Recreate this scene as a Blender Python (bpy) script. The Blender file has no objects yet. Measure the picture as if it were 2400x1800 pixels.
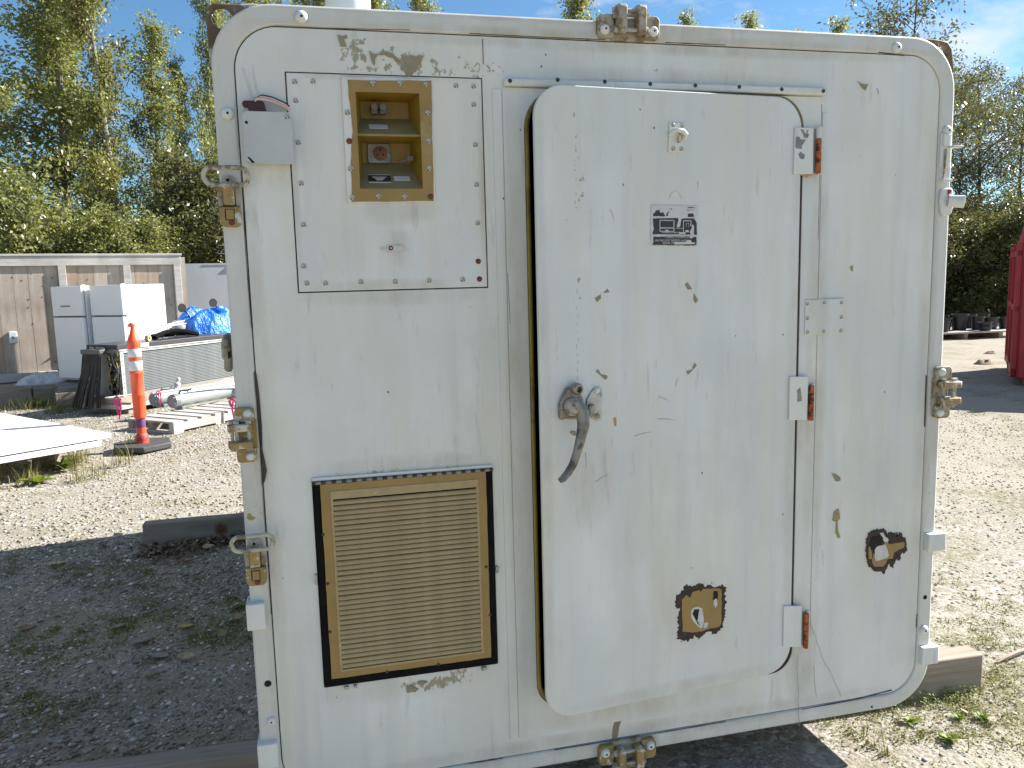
import bpy, bmesh, math, random
import numpy as np
from mathutils import Vector, Matrix
S = bpy.context.scene
COL = S.collection
PI = math.pi
rad = math.radians

# ------------------------------------------------------------------ camera, sky, sun, exposure
cd = bpy.data.cameras.new('camera'); cam = bpy.data.objects.new('camera', cd); COL.objects.link(cam)
cd.sensor_width = 36.0; cd.lens = 27.874; cd.clip_start = 0.05; cd.clip_end = 1500
cam.matrix_world = Matrix(((0.972186, 0.055328, -0.227582, -0.86795), (-0.232795, 0.121555, -0.9649, -2.19301),
                           (-0.025722, 0.991041, 0.131054, 1.64455), (0, 0, 0, 1)))
S.camera = cam
SUN_EL, SUN_AZ = rad(35), rad(8)            # azimuth counted from +X towards +Y
sun_dir = Vector((math.cos(SUN_EL) * math.cos(SUN_AZ), math.cos(SUN_EL) * math.sin(SUN_AZ), math.sin(SUN_EL)))
sd = bpy.data.lights.new('sun', 'SUN'); sd.energy = 5.0; sd.angle = rad(0.53); sd.color = (1.0, 0.955, 0.885)
sun = bpy.data.objects.new('sun', sd); COL.objects.link(sun); sun.location = (20, 5, 20)
sun.rotation_euler = sun_dir.to_track_quat('Z', 'Y').to_euler()
W = bpy.data.worlds.new('World'); S.world = W; W.use_nodes = True
nt = W.node_tree; nt.nodes.clear()
sky = nt.nodes.new('ShaderNodeTexSky'); sky.sky_type = 'NISHITA'; sky.sun_disc = False
sky.sun_elevation = SUN_EL; sky.sun_rotation = PI / 2 - SUN_AZ
sky.air_density = 1.0; sky.dust_density = 0.4; sky.ozone_density = 2.5; sky.altitude = 200
bg = nt.nodes.new('ShaderNodeBackground'); bg.inputs['Strength'].default_value = 0.058
wo = nt.nodes.new('ShaderNodeOutputWorld')
tc = nt.nodes.new('ShaderNodeTexCoord')
mp = nt.nodes.new('ShaderNodeMapping'); mp.inputs['Scale'].default_value = (1.0, 1.0, 2.6); mp.inputs['Location'].default_value = (-4.91, 1.43, -0.54)
cn = nt.nodes.new('ShaderNodeTexNoise'); cn.inputs['Scale'].default_value = 2.3; cn.inputs['Detail'].default_value = 9; cn.inputs['Roughness'].default_value = 0.6
cr = nt.nodes.new('ShaderNodeMapRange'); cr.inputs['From Min'].default_value = 0.49; cr.inputs['From Max'].default_value = 0.66
cm = nt.nodes.new('ShaderNodeMix'); cm.data_type = 'RGBA'; cm.inputs['B'].default_value = (7.2, 7.2, 7.1, 1)
L = nt.links.new
L(tc.outputs['Generated'], mp.inputs['Vector']); L(mp.outputs[0], cn.inputs['Vector']); L(cn.outputs['Fac'], cr.inputs['Value'])
ht = nt.nodes.new('ShaderNodeMix'); ht.data_type = 'RGBA'; ht.blend_type = 'MULTIPLY'; ht.inputs['Factor'].default_value = 1; ht.inputs['B'].default_value = (.69, .94, 1.05, 1)
L(sky.outputs[0], ht.inputs['A']); L(cr.outputs[0], cm.inputs['Factor']); L(ht.outputs['Result'], cm.inputs['A']); L(cm.outputs['Result'], bg.inputs['Color']); L(bg.outputs[0], wo.inputs['Surface'])
S.view_settings.view_transform = 'Standard'; S.view_settings.look = 'None'
S.view_settings.exposure = 1.40; S.view_settings.gamma = 1.0; S.view_settings.use_curve_mapping = False

# ------------------------------------------------------------------ helpers
class MB:
    """collects shapes and links them as one mesh object"""
    def __init__(s): s.v = []; s.f = []
    def add(s, v, f):
        o = len(s.v); s.v += [tuple(q) for q in v]; s.f += [tuple(i + o for i in q) for q in f]; return s
    def box(s, x0, y0, z0, x1, y1, z1, M=None):
        v = [Vector((x, y, z)) for z in (z0, z1) for x, y in ((x0, y0), (x1, y0), (x1, y1), (x0, y1))]
        if M is not None: v = [M @ q for q in v]
        return s.add(v, [(0, 3, 2, 1), (4, 5, 6, 7), (0, 1, 5, 4), (1, 2, 6, 5), (2, 3, 7, 6), (3, 0, 4, 7)])
    def prism(s, pts, y0, y1, M=None):
        """outline in x,z (any turn), from y0 (front) to y1"""
        a = sum(pts[i - 1][0] * pts[i][1] - pts[i][0] * pts[i - 1][1] for i in range(len(pts)))
        if a < 0: pts = pts[::-1]
        n = len(pts)
        v = [Vector((x, y0, z)) for x, z in pts] + [Vector((x, y1, z)) for x, z in pts]
        if M is not None: v = [M @ q for q in v]
        return s.add(v, [tuple(range(n)), tuple(range(2 * n - 1, n - 1, -1))] + [(i, i + n, (i + 1) % n + n, (i + 1) % n) for i in range(n)])
    def plate(s, outer, holes, y0, y1):
        """a plate with holes, outlines in x,z"""
        bm = bmesh.new()
        for lp in [outer] + holes:
            vs = [bm.verts.new((x, y0, z)) for x, z in lp]
            for i in range(len(vs)): bm.edges.new((vs[i - 1], vs[i]))
        bmesh.ops.triangle_fill(bm, edges=bm.edges[:], use_beauty=True, normal=(0, -1, 0))
        bm.verts.index_update()
        fr = [[q.index for q in f.verts] for f in bm.faces]; V = [q.co.copy() for q in bm.verts]
        ne = [f.normal.y for f in bm.faces]; be = [(e.verts[0].index, e.verts[1].index) for e in bm.edges if len(e.link_faces) == 1]
        bm.free(); n = len(V)
        fs = []
        dirs = set()
        for q, ny in zip(fr, ne):
            if ny > 0: q = q[::-1]
            fs.append(tuple(q)); fs.append(tuple(i + n for i in q[::-1]))
            for i in range(len(q)): dirs.add((q[i - 1], q[i]))
        for a, b in be:
            if (a, b) not in dirs: a, b = b, a
            fs.append((b, a, a + n, b + n))
        return s.add(V + [Vector((q.x, y1, q.z)) for q in V], fs)
    def lathe(s, prof, o, ax, n=14):
        """profile of (radius, height) about an axis"""
        ax = Vector(ax).normalized(); t = ax.orthogonal().normalized(); b = ax.cross(t); o = Vector(o)
        v = []; f = []
        for r, h in prof:
            for i in range(n):
                a = 2 * PI * i / n; v.append(o + ax * h + (t * math.cos(a) + b * math.sin(a)) * r)
        m = len(prof)
        for j in range(m - 1):
            for i in range(n): f.append((j * n + i, j * n + (i + 1) % n, (j + 1) * n + (i + 1) % n, (j + 1) * n + i))
        f.append(tuple(range(n - 1, -1, -1))); f.append(tuple((m - 1) * n + i for i in range(n)))
        return s.add(v, f)
    def cyl(s, a, b, r, n=12, r2=None):
        a = Vector(a); b = Vector(b); return s.lathe([(r, 0), (r if r2 is None else r2, (b - a).length)], a, b - a, n)
    def tube(s, pts, r, n=8, closed=False, flat=1.0):
        pts = [Vector(p) for p in pts]; m = len(pts); rs = r if isinstance(r, (list, tuple)) else [r] * m
        v = []; f = []; t0 = None
        for i, p in enumerate(pts):
            d = (pts[(i + 1) % m] - pts[i - 1]) if closed or 0 < i < m - 1 else (pts[1] - pts[0] if i == 0 else pts[-1] - pts[-2])
            d.normalize()
            if t0 is None: t0 = d.orthogonal()
            t0 = (t0 - d * t0.dot(d)).normalized(); b = d.cross(t0)
            for k in range(n):
                a = 2 * PI * k / n; v.append(p + (t0 * math.cos(a) * flat + b * math.sin(a)) * rs[i])
        for i in range(m if closed else m - 1):
            for k in range(n):
                j = (i + 1) % m; f.append((i * n + k, i * n + (k + 1) % n, j * n + (k + 1) % n, j * n + k))
        if not closed: f.append(tuple(range(n - 1, -1, -1))); f.append(tuple((m - 1) * n + k for k in range(n)))
        return s.add(v, f)
    def mesh(s, name, mat, smooth=True):
        me = bpy.data.meshes.new(name); me.from_pydata(s.v, [], s.f)
        if mat: me.materials.append(mat)
        if smooth and len(me.polygons):
            me.polygons.foreach_set('use_smooth', [True] * len(me.polygons)); me.set_sharp_from_angle(angle=rad(38))
        me.update(); return me
    def build(s, name, mat, parent=None, bevel=0, smooth=True, loc=None, rot=None):
        o = link(name, s.mesh(name, mat, smooth), parent, loc, rot)
        if bevel:
            m = o.modifiers.new('bevel', 'BEVEL'); m.width = bevel; m.segments = 2; m.limit_method = 'ANGLE'; m.angle_limit = rad(40)
        return o
def link(name, me, parent=None, loc=None, rot=None):
    o = bpy.data.objects.new(name, me); COL.objects.link(o); o.parent = parent
    if loc is not None: o.location = loc
    if rot is not None: o.rotation_euler = rot
    return o
def tag(o, label, cat, group=None, kind=None):
    o['label'] = label; o['category'] = cat
    if group: o['group'] = group
    if kind: o['kind'] = kind
    return o
def thing(name, label, cat, loc=(0, 0, 0), rz=0, group=None):
    return tag(link(name, None, None, loc, (0, 0, rz)), label, cat, group)
def struct(o): o['kind'] = 'structure'; return o
def stuff(o): o['kind'] = 'stuff'; return o
def rrect(x0, z0, x1, z1, r, n=8):
    r = r if isinstance(r, (list, tuple)) else [r] * 4          # bl, br, tr, tl
    out = []
    for (cx, cz, a0), q in zip(((x0, z0, PI), (x1, z0, 1.5 * PI), (x1, z1, 0), (x0, z1, .5 * PI)), r):
        sx = 1 if cx == x0 else -1; sz = 1 if cz == z0 else -1
        for i in range(n + 1):
            a = a0 + .5 * PI * i / n; out.append((cx + sx * q + q * math.cos(a), cz + sz * q + q * math.sin(a)))
    return out
def jag(pts, amp, step, seed=0):
    """a ragged version of an outline"""
    rng = random.Random(seed); out = []
    for i in range(len(pts)):
        a = Vector(pts[i - 1]); b = Vector(pts[i]); n = max(1, int((b - a).length / step)); d = (b - a)
        nn = Vector((-d.y, d.x)).normalized() if d.length else Vector((0, 0))
        for k in range(n):
            q = a + d * (k / n) + nn * rng.uniform(-amp, amp); out.append((q.x, q.y))
    return out
def blob(cx, cz, rx, rz, seed, n=11, rough=.45):
    rng = random.Random(seed); return [(cx + rx * math.cos(2 * PI * i / n) * rng.uniform(1 - rough, 1), cz + rz * math.sin(2 * PI * i / n) * rng.uniform(1 - rough, 1)) for i in range(n)]

def each(name, polys, y0, y1, mat, parent, amp=0, step=.01, seed=3):
    """one thin object for each outline"""
    return [MB().prism(jag(p, amp, step, seed + i) if amp else p, y0, y1).build(name, mat, parent, smooth=False) for i, p in enumerate(polys)]

# ------------------------------------------------------------------ materials
class NT:
    def __init__(s, name):
        s.m = bpy.data.materials.new(name); s.m.use_nodes = True; s.t = s.m.node_tree; s.b = s.t.nodes['Principled BSDF']
        s.tc = s.t.nodes.new('ShaderNodeTexCoord')
    def n(s, ty, **kw):
        q = s.t.nodes.new(ty)
        for k, v in kw.items(): setattr(q, k, v)
        return q
    def set(s, sock, v):
        if hasattr(v, 'is_output') or isinstance(v, bpy.types.NodeSocket): s.t.links.new(v, sock)
        else:
            if isinstance(v, (tuple, list)) and len(v) == 3 and sock.type == 'RGBA': v = (*v, 1)
            sock.default_value = v
    def coord(s, scale=(1, 1, 1), loc=(0, 0, 0), kind='Object', rot=(0, 0, 0)):
        q = s.n('ShaderNodeMapping'); s.set(q.inputs['Vector'], s.tc.outputs[kind]); q.inputs['Scale'].default_value = scale; q.inputs['Location'].default_value = loc; q.inputs['Rotation'].default_value = rot
        return q.outputs[0]
    def noise(s, vec, scale, detail=4, rough=.5, out='Fac'):
        q = s.n('ShaderNodeTexNoise'); s.set(q.inputs['Vector'], vec); q.inputs['Scale'].default_value = scale; q.inputs['Detail'].default_value = detail; q.inputs['Roughness'].default_value = rough
        return q.outputs[out]
    def vor(s, vec, scale, out='Distance', feature='F1', rnd=1.0):
        q = s.n('ShaderNodeTexVoronoi', feature=feature); s.set(q.inputs['Vector'], vec); q.inputs['Scale'].default_value = scale; q.inputs['Randomness'].default_value = rnd
        return q.outputs[out]
    def rng(s, x, a, b, c=0., d=1.):
        q = s.n('ShaderNodeMapRange'); s.set(q.inputs['Value'], x)
        for k, v in zip(('From Min', 'From Max', 'To Min', 'To Max'), (a, b, c, d)): q.inputs[k].default_value = v
        return q.outputs[0]
    def math(s, op, a, b=0.):
        q = s.n('ShaderNodeMath', operation=op); s.set(q.inputs[0], a); s.set(q.inputs[1], b); return q.outputs[0]
    def mix(s, f, a, b, mode='MIX'):
        q = s.n('ShaderNodeMix', data_type='RGBA', blend_type=mode); s.set(q.inputs['Factor'], f); s.set(q.inputs['A'], a); s.set(q.inputs['B'], b); return q.outputs['Result']
    def ramp(s, x, stops):
        q = s.n('ShaderNodeValToRGB'); s.set(q.inputs[0], x); e = q.color_ramp.elements
        while len(e) < len(stops): e.new(.5)
        for i, (p, c) in enumerate(stops): e[i].position = p; e[i].color = (*c, 1)
        return q.outputs[0]
    def bump(s, h, strength=.3, dist=.01, normal=None):
        q = s.n('ShaderNodeBump'); s.set(q.inputs['Height'], h); q.inputs['Strength'].default_value = strength; q.inputs['Distance'].default_value = dist
        if normal is not None: s.set(q.inputs['Normal'], normal)
        s.set(s.b.inputs['Normal'], q.outputs[0]); return q.outputs[0]
    def done(s, col, rough=.6, metal=0., spec=.5):
        s.set(s.b.inputs['Base Color'], col); s.set(s.b.inputs['Roughness'], rough); s.set(s.b.inputs['Metallic'], metal); s.b.inputs['Specular IOR Level'].default_value = spec
        return s.m
def simple(name, c, rough=.6, metal=0., var=.18, scale=18, dirt=None, spec=.5, bump=0.):
    """a plain colour broken up by noise and, if asked for, patches of a second colour"""
    k = NT(name); v = k.coord()
    n1 = k.noise(v, scale, 5, .6)
    col = k.mix(k.rng(n1, .3, .7), tuple(q * (1 - var) for q in c), tuple(min(1, q * (1 + var)) for q in c))
    if dirt:
        dc, th, sc = dirt
        n2 = k.noise(k.coord(loc=(3.1, 1.7, .4)), sc, 6, .65); col = k.mix(k.rng(n2, th - .035, th + .035), col, dc)
    if bump: k.bump(n1, bump, .004)
    return k.done(col, rough, metal, spec)

def paint_white(name, base=(.645, .675, .675), regions=(), streak=.10, seed=0., chipcol=(.285, .265, .20), stains=()):
    """old brushed white paint: faint vertical run marks, grey scuffs, pin-point chips and flaked areas down to tan primer"""
    k = NT(name); v = k.coord(loc=(seed, seed * .7, seed * .3))
    st = k.noise(k.coord((3.2, 3.2, .5), (seed, 0, 0)), 3.0, 6, .55)
    col = k.mix(k.rng(st, .28, .74), tuple(q * (1 - streak) for q in base), tuple(min(.9, q * 1.05) for q in base))
    bl = k.noise(v, 2.4, 5, .6); col = k.mix(k.rng(bl, .40, .66, 0, .75), col, (base[0] * .84, base[1] * .855, base[2] * .86)); b2 = k.noise(k.coord((1.6, 1.6, .7), (seed * 2, 1, 3)), 3.2, 6, .62); col = k.mix(k.rng(b2, .50, .70, 0, .6), col, (base[0] * .86, base[1] * .85, base[2] * .80))
    yl = k.noise(k.coord((5, 5, .8), (2 + seed, 1, 7)), 1.6, 4, .6); col = k.mix(k.rng(yl, .48, .70, 0, .5), col, (base[0] * .93, base[1] * .88, base[2] * .74))
    sc = k.noise(k.coord((16, 16, 2.2), (5, seed, 2)), 2.1, 8, .72); col = k.mix(k.rng(sc, .60, .70, 0, .6), col, (.40, .41, .40))
    dt = k.vor(k.coord((1, 1, .7), (seed, 3, 1)), 17, 'Distance'); dn = k.noise(v, 7, 3)
    col = k.mix(k.math('MULTIPLY', k.rng(dt, .052, .035), k.rng(dn, .52, .56)), col, (.13, .12, .10))
    sv = k.noise(k.coord((42, 42, 9), (1, 6, seed)), 1.0, 5, .6); sm = k.noise(k.coord((1, 1, .5), (seed, 9, 4)), 1.4, 3)
    col = k.mix(k.math('MULTIPLY', k.rng(sv, .75, .77), k.rng(sm, .5, .56)), col, chipcol)
    if stains:
        sn = k.noise(k.coord((5, 5, 1.6), (seed, 2, 8)), 2.6, 7, .66); sp2 = k.n('ShaderNodeSeparateXYZ'); k.set(sp2.inputs[0], k.tc.outputs['Object']); acc2 = None
        for cx, cz, rx, rz, s_ in stains:
            dx = k.math('MULTIPLY', k.math('SUBTRACT', sp2.outputs[0], cx), 1 / rx); dz = k.math('MULTIPLY', k.math('SUBTRACT', sp2.outputs[2], cz), 1 / rz)
            w = k.rng(k.math('ADD', k.math('MULTIPLY', dx, dx), k.math('MULTIPLY', dz, dz)), 0, 1, s_, 0); acc2 = w if acc2 is None else k.math('MAXIMUM', acc2, w)
        col = k.mix(k.math('MULTIPLY', acc2, k.rng(sn, .32, .66)), col, (.36, .33, .265))
    if regions:
        fine = k.noise(k.coord((1, 1, .85), (seed, 4, 9)), 44, 9, .70)
        acc = None
        sp = k.n('ShaderNodeSeparateXYZ'); k.set(sp.inputs[0], k.tc.outputs['Object'])
        for cx, cz, rx, rz, s_ in regions:
            dx = k.math('MULTIPLY', k.math('SUBTRACT', sp.outputs[0], cx), 1 / rx); dz = k.math('MULTIPLY', k.math('SUBTRACT', sp.outputs[2], cz), 1 / rz)
            d2 = k.math('ADD', k.math('MULTIPLY', dx, dx), k.math('MULTIPLY', dz, dz))
            w = k.rng(d2, 0, 1, s_, 0)
            acc = w if acc is None else k.math('MAXIMUM', acc, w)
        col = k.mix(k.rng(k.math('ADD', fine, acc), .735, .765), col, chipcol)
    gs = k.noise(k.coord((7, 7, .38), (3, seed, 6)), 2.2, 6, .6); col = k.mix(k.rng(gs, .53, .74, 0, .5), col, (base[0] * .74, base[1] * .745, base[2] * .74))
    k.bump(k.math('ADD', k.noise(k.coord((30, 30, 5)), 4, 4, .6), k.math('MULTIPLY', bl, 6.)), .12, .003)
    return k.done(col, k.rng(bl, .3, .7, .42, .62), 0, .4)

M_panel = paint_white('panel_paint', stains=[(-.34, 1.2, .035, 1.1, .6), (.635, 1.2, .045, 1.1, .55), (.60, 1.98, .06, .13, .8), (.60, 1.18, .06, .16, .8), (.60, .42, .07, .22, .9), (.1, 2.285, 1.1, .022, .6), (0, .225, 1.1, .030, .6), (1.03, 1.2, .03, 1.0, .45), (-1.035, 1.2, .03, 1.0, .5), (-.67, 1.135, .30, .035, .6), (-.67, 1.605, .28, .03, .5), (.12, 2.20, .5, .035, .5), (.0, .30, .42, .05, .5), (-.97, 1.93, .09, .05, .6), (-.67, .48, .3, .05, .4), (.85, 1.0, .12, .5, .25), (-.45, 1.35, .1, .3, .22)], regions=[(-.75, 2.245, .075, .05, .29), (-.61, 2.225, .13, .05, .26), (-.53, 2.20, .13, .03, .23), (-.70, 2.20, .12, .02, .24), (-.42, 2.215, .11, .05, .22),
                                           (-.60, .475, .16, .035, .30), (-.53, .50, .06, .02, .25), (-.75, 1.12, .15, .014, .24), (-.55, 1.118, .08, .01, .18), (-.45, 1.56, .05, .10, .10),
                                           (.82, 2.20, .10, .04, .12), (.70, 2.10, .05, .18, .10), (.10, 2.225, .10, .03, .14), (-.36, 1.4, .012, .9, .12), (.637, 1.6, .012, .9, .12)], seed=1.3)
M_rim = paint_white('rim_paint', stains=[(0, 2.305, 1.2, .022, .7), (0, 2.35, 1.2, .016, .6), (-1.06, 1.2, .016, 1.0, .6), (1.06, 1.2, .018, 1.0, .6), (0, .195, 1.2, .018, .6), (.12, 2.33, .2, .05, .7), (1.08, 1.15, .05, .18, .7), (-1.08, 1.05, .05, .14, .6), (.05, .17, .2, .04, .7)], base=(.58, .60, .595), regions=[(0, 2.30, .25, .05, .16), (-1.08, 1.05, .05, .06, .16), (1.08, 1.0, .04, .2, .12), (-.2, 2.36, .9, .02, .12)], seed=4.1)
M_door = paint_white('door_paint', stains=[(-.84, 1.2, .025, 1.0, .5), (-.42, .372, .42, .03, .5), (-.70, 1.06, .10, .16, .55), (-.35, .62, .22, .16, .45), (-.015, 1.2, .03, 1.0, .45), (-.5, .85, .2, .35, .25), (-.2, 1.1, .12, .4, .22)], base=(.635, .67, .68), regions=[(-.72, 1.9, .02, .16, .20), (-.73, 1.6, .012, .2, .16), (-.74, 1.3, .012, .25, .14), (-.80, .9, .03, .5, .10)], seed=7.7)
M_access = paint_white('access_paint', stains=[(-.67, 1.635, .27, .022, .6), (-.67, 2.18, .27, .015, .6), (-.92, 1.9, .014, .3, .5), (-.418, 1.9, .016, .3, .6), (-.66, 1.84, .13, .05, .5), (-.66, 1.74, .05, .06, .5)], base=(.655, .685, .695), seed=9.2)
M_white = paint_white('hardware_paint', base=(.63, .66, .655), streak=.05, seed=2.2)
M_wall = paint_white('wall_paint', base=(.63, .655, .645), streak=.12, seed=6.6)
M_clamp = simple('tan_chipped_metal', (.26, .185, .07), .6, 0, .25, 30, ((.50, .49, .43), .56, 26), bump=.3)
M_clampw = simple('grey_white_chipped_metal', (.32, .30, .245), .6, 0, .25, 30, ((.19, .14, .07), .53, 30), bump=.3)
M_ring = simple('worn_white_bar', (.36, .355, .31), .55, 0, .25, 40, ((.17, .14, .09), .55, 34), bump=.25)
M_tan = simple('tan_primer', (.265, .175, .055), .55, 0, .12, 9, ((.30, .22, .10), .62, 5))
M_yellow = simple('ochre_paint', (.20, .128, .010), .5, 0, .15, 6)
M_shelf = simple('dusty_ochre', (.20, .16, .07), .7, 0, .18, 12)
M_olive = simple('olive_seal', (.27, .215, .03), .42, 0, .25, 7, ((.15, .12, .03), .62, 5))
M_dgrey = simple('dark_grey_fitting', (.10, .10, .105), .5, .2, .2, 40)
M_dark = simple('black_interior', (.006, .006, .006), .9)
M_seam = simple('dark_sealant', (.045, .038, .034), .85, 0, .4, 40)
M_black = simple('black_gasket', (.007, .007, .008), .85, 0, .3, 20, spec=.1)
M_slat = simple('tan_louvre', (.325, .255, .135), .55, 0, .12, 30, ((.42, .36, .25), .63, 20))
M_steel = simple('dull_steel', (.20, .20, .195), .48, .55, .3, 40, ((.16, .13, .10), .60, 30))
M_lever = simple('tarnished_chrome', (.225, .21, .19), .36, .65, .3, 26, ((.10, .085, .07), .55, 22))
M_galv = simple('galvanised_cover', (.45, .475, .48), .5, .35, .08, 7)
M_rust = simple('rust', (.34, .095, .03), .85, 0, .45, 60, ((.07, .022, .012), .56, 50), bump=.5)
M_screw = simple('painted_screw', (.46, .46, .43), .5, .1, .2, 30, ((.10, .09, .08), .57, 90))
M_screwr = simple('rusty_screw', (.13, .035, .018), .8, 0, .3, 40)
M_hole = simple('socket_hole', (.01, .01, .01), .9)
M_chip = simple('bare_primer', (.235, .21, .145), .7, 0, .12, 30)
M_olivechip = simple('bare_olive_primer', (.27, .24, .10), .7, 0, .12, 30)
M_torn = simple('torn_backing', (.040, .026, .019), .85, 0, .5, 40, bump=.5)
M_bare = simple('pale_residue', (.50, .50, .50), .7, 0, .12, 30)
M_plateb = simple('black_print', (.022, .022, .028), .5, 0, .3, 30)
M_platel = simple('plate_silver', (.50, .52, .52), .45, .1, .1, 30)
M_redp = simple('dark_red_plastic', (.040, .008, .010), .5)
M_wirew = simple('pale_pink_wire', (.62, .47, .45), .5)
M_wireb = simple('black_wire', (.02, .02, .02), .5)
M_brown = simple('brown_bakelite', (.13, .045, .018), .5)
M_bracket = simple('brown_steel_bracket', (.125, .082, .05), .7, 0, .2, 20, ((.40, .40, .35), .58, 12), bump=.2)
M_stain = simple('drip_stain', (.20, .16, .11), .75, 0, .3, 20)
M_scuff = simple('grey_scuff', (.52, .535, .53), .7, 0, .08, 30)
M_web = simple('grey_thread', (.30, .27, .22), .9)

# ------------------------------------------------------------------ the shelter
SH = thing('equipment_shelter', 'big white box shelter with rounded corners and a slightly open door, resting on timbers', 'shelter')
OUT = rrect(-1.105, .151, 1.105, 2.352, .158, 10)
INN = rrect(-1.0515, .201, 1.0525, 2.299, .112, 10)
PAN = rrect(-1.0485, .204, 1.0495, 2.296, .109, 10)
# hull: tube of walls with a back
m = MB(); DEEP = 3.62
n = len(OUT); INW = rrect(-1.06, .20, 1.06, 2.305, .12, 10)
m.add([(x, .012, z) for x, z in OUT] + [(x, DEEP, z) for x, z in OUT], [(i, (i + 1) % n, (i + 1) % n + n, i + n) for i in range(n)] + [tuple(range(2 * n - 1, n - 1, -1))])
m.build('hull', M_wall, SH)
m = MB(); m.add([(x, .02, z) for x, z in INW] + [(x, DEEP - .05, z) for x, z in INW], [(i + n, (i + 1) % n + n, (i + 1) % n, i) for i in range(n)] + [tuple(range(n, 2 * n))])
m.build('lining', M_dark, SH)
MB().plate(OUT, [INN], 0, .05).build('rim', M_rim, SH, .006)
MB().plate(rrect(-1.056, .196, 1.057, 2.304, .115, 10), [rrect(-1.03, .22, 1.03, 2.28, .10, 10)], .008, .0495).build('sealant_bead', M_seam, SH)
# sealant squeezed out along the rim joint
for pts, w in (([(-1.050,1.939), (-1.053,1.722), (-1.051,1.533)], .0022), ([(-1.049,1.200), (-1.051,0.987), (-1.051,0.743)], .0020), ([(-0.949,2.296), (-0.823,2.297), (-0.603,2.303)], .0020), ([(-0.443,2.301), (-0.253,2.300), (-0.056,2.301)], .0022), ([(0.124,2.301), (0.311,2.302)], .0026),
               ([(0.824,2.301), (0.915,2.295)], .003), ([(1.045,1.297), (1.047,1.126)], .004), ([(1.049,0.475), (1.048,0.429)], .003), ([(0.959,0.213), (0.809,0.201), (0.614,0.198)], .0034), ([(0.333,0.200), (0.036,0.199), (-0.246,0.201)], .0026), ([(-0.408,0.202), (-0.513,0.203)], .0026)):
    q = []; rng = random.Random(int(w * 1e6))
    for i in range(len(pts) - 1):
        for t in range(6): q.append((pts[i][0] + (pts[i + 1][0] - pts[i][0]) * t / 6, .0012, pts[i][1] + (pts[i + 1][1] - pts[i][1]) * t / 6))
    MB().tube(q + [(pts[-1][0], .0012, pts[-1][1])], [w * .55 * rng.uniform(.5, 1.1) for _ in range(len(q) + 1)], 6).build('sealant_smear', M_seam, SH)
m = MB(); m.prism(jag([(-1.053,1.418),(-1.048,1.410),(-1.044,1.327),(-1.044,1.268),(-1.043,1.209),(-1.039,1.149),(-1.045,1.120),(-1.050,1.111),(-1.048,1.175),(-1.049,1.247),(-1.051,1.306),(-1.052,1.369)], .002, .03, 5), -.0012, .004); m.build('sealant_lump', M_seam, SH)

DOOR_O = rrect(-.2985, .340, .5735, 2.172, [.085, .078, .09, .11], 8)
ACC = [(-.928, 1.622), (-.411, 1.622), (-.411, 2.188), (-.928, 2.188)]
VEN = [(-.922, .506), (-.415, .506), (-.415, 1.111), (-.922, 1.111)]
MB().plate(PAN, [DOOR_O, ACC, VEN], .003, .03).build('front_panel', M_panel, SH, .002)
# raised sheet round the doorway
SUR = [(-.357, .26), (.635, .26), (.635, 2.166), (-.357, 2.166)]
MB().plate(SUR, [rrect(-.2970, .3415, .572, 2.1645, [.084, .077, .089, .109], 8)], .0005, .006).build('doorway_surround', M_panel, SH, .0015)
MB().plate(rrect(-.2975, .341, .5725, 2.171, [.084, .077, .089, .109], 8), [rrect(-.2815, .357, .557, 2.156, [.068, .063, .075, .095], 8)], .0015, .058).build('door_jamb', M_olive, SH, .006)
MB().tube([(.5655, .0035, 2.06), (.5655, .0035, 1.2)] + [(x, .0035, z) for x, z in [(.5655, .44)] + [(.4925 + .073 * math.cos(-t), .4195 + .073 * math.sin(-t)) for t in [PI / 2 * i / 8 for i in range(9)]] + [(.30, .3465), (-.1, .3465)]], .0062, 8).build('rubber_seal', M_torn, SH)
# seams and strips of the panel
for pts in ([(-0.407,2.289), (-0.407,2.223)], [(0.632,2.143), (0.631,1.923), (0.631,1.743)], [(-0.355,1.662), (-0.351,1.518)], [(-0.362,1.059), (-0.367,0.840)]):
    MB().tube([(x, .0008, z) for x, z in pts], .0009, 5).build('seam_crack', M_seam, SH)
MB().box(-.385, -.0005, .26, -.3585, .004, 2.16).build('seam_strip', M_panel, SH, .0015); MB().box(.6365, -.0003, .45, .652, .004, 2.12).build('seam_strip', M_panel, SH, .0015)

# rain rail over the door
m = MB(); m.prism([(-.352, 2.166), (.640, 2.167), (.640, 2.189), (-.352, 2.186)], -.016, .003); rail = m.build('rain_rail', M_white, SH, .005)
me_screw = MB().lathe([(.0072, 0), (.0068, .0015), (.0045, .0035), (.001, .004)], (0, 0, 0), (0, -1, 0), 10).mesh('screw', M_screw)
me_screwr = MB().lathe([(.0078, 0), (.0072, .002), (.0045, .004), (.001, .0045)], (0, 0, 0), (0, -1, 0), 10).mesh('screw', M_screwr)
me_dot = MB().lathe([(.006, 0), (.0055, .0015), (.001, .002)], (0, 0, 0), (0, -1, 0), 8).mesh('screw', M_seam)
def screw(parent, xz, y, rusty=False, me=None, s=1.0):
    o = link('screw', me or (me_screwr if rusty else me_screw), parent, (xz[0], y, xz[1])); o.scale = (s, 1, s); return o
for q in ((-0.338,2.178), (-0.203,2.185), (-0.066,2.184), (0.070,2.182), (0.209,2.182), (0.348,2.182), (0.486,2.179), (0.625,2.178)): screw(rail, q, -.016, me=me_dot)

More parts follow.
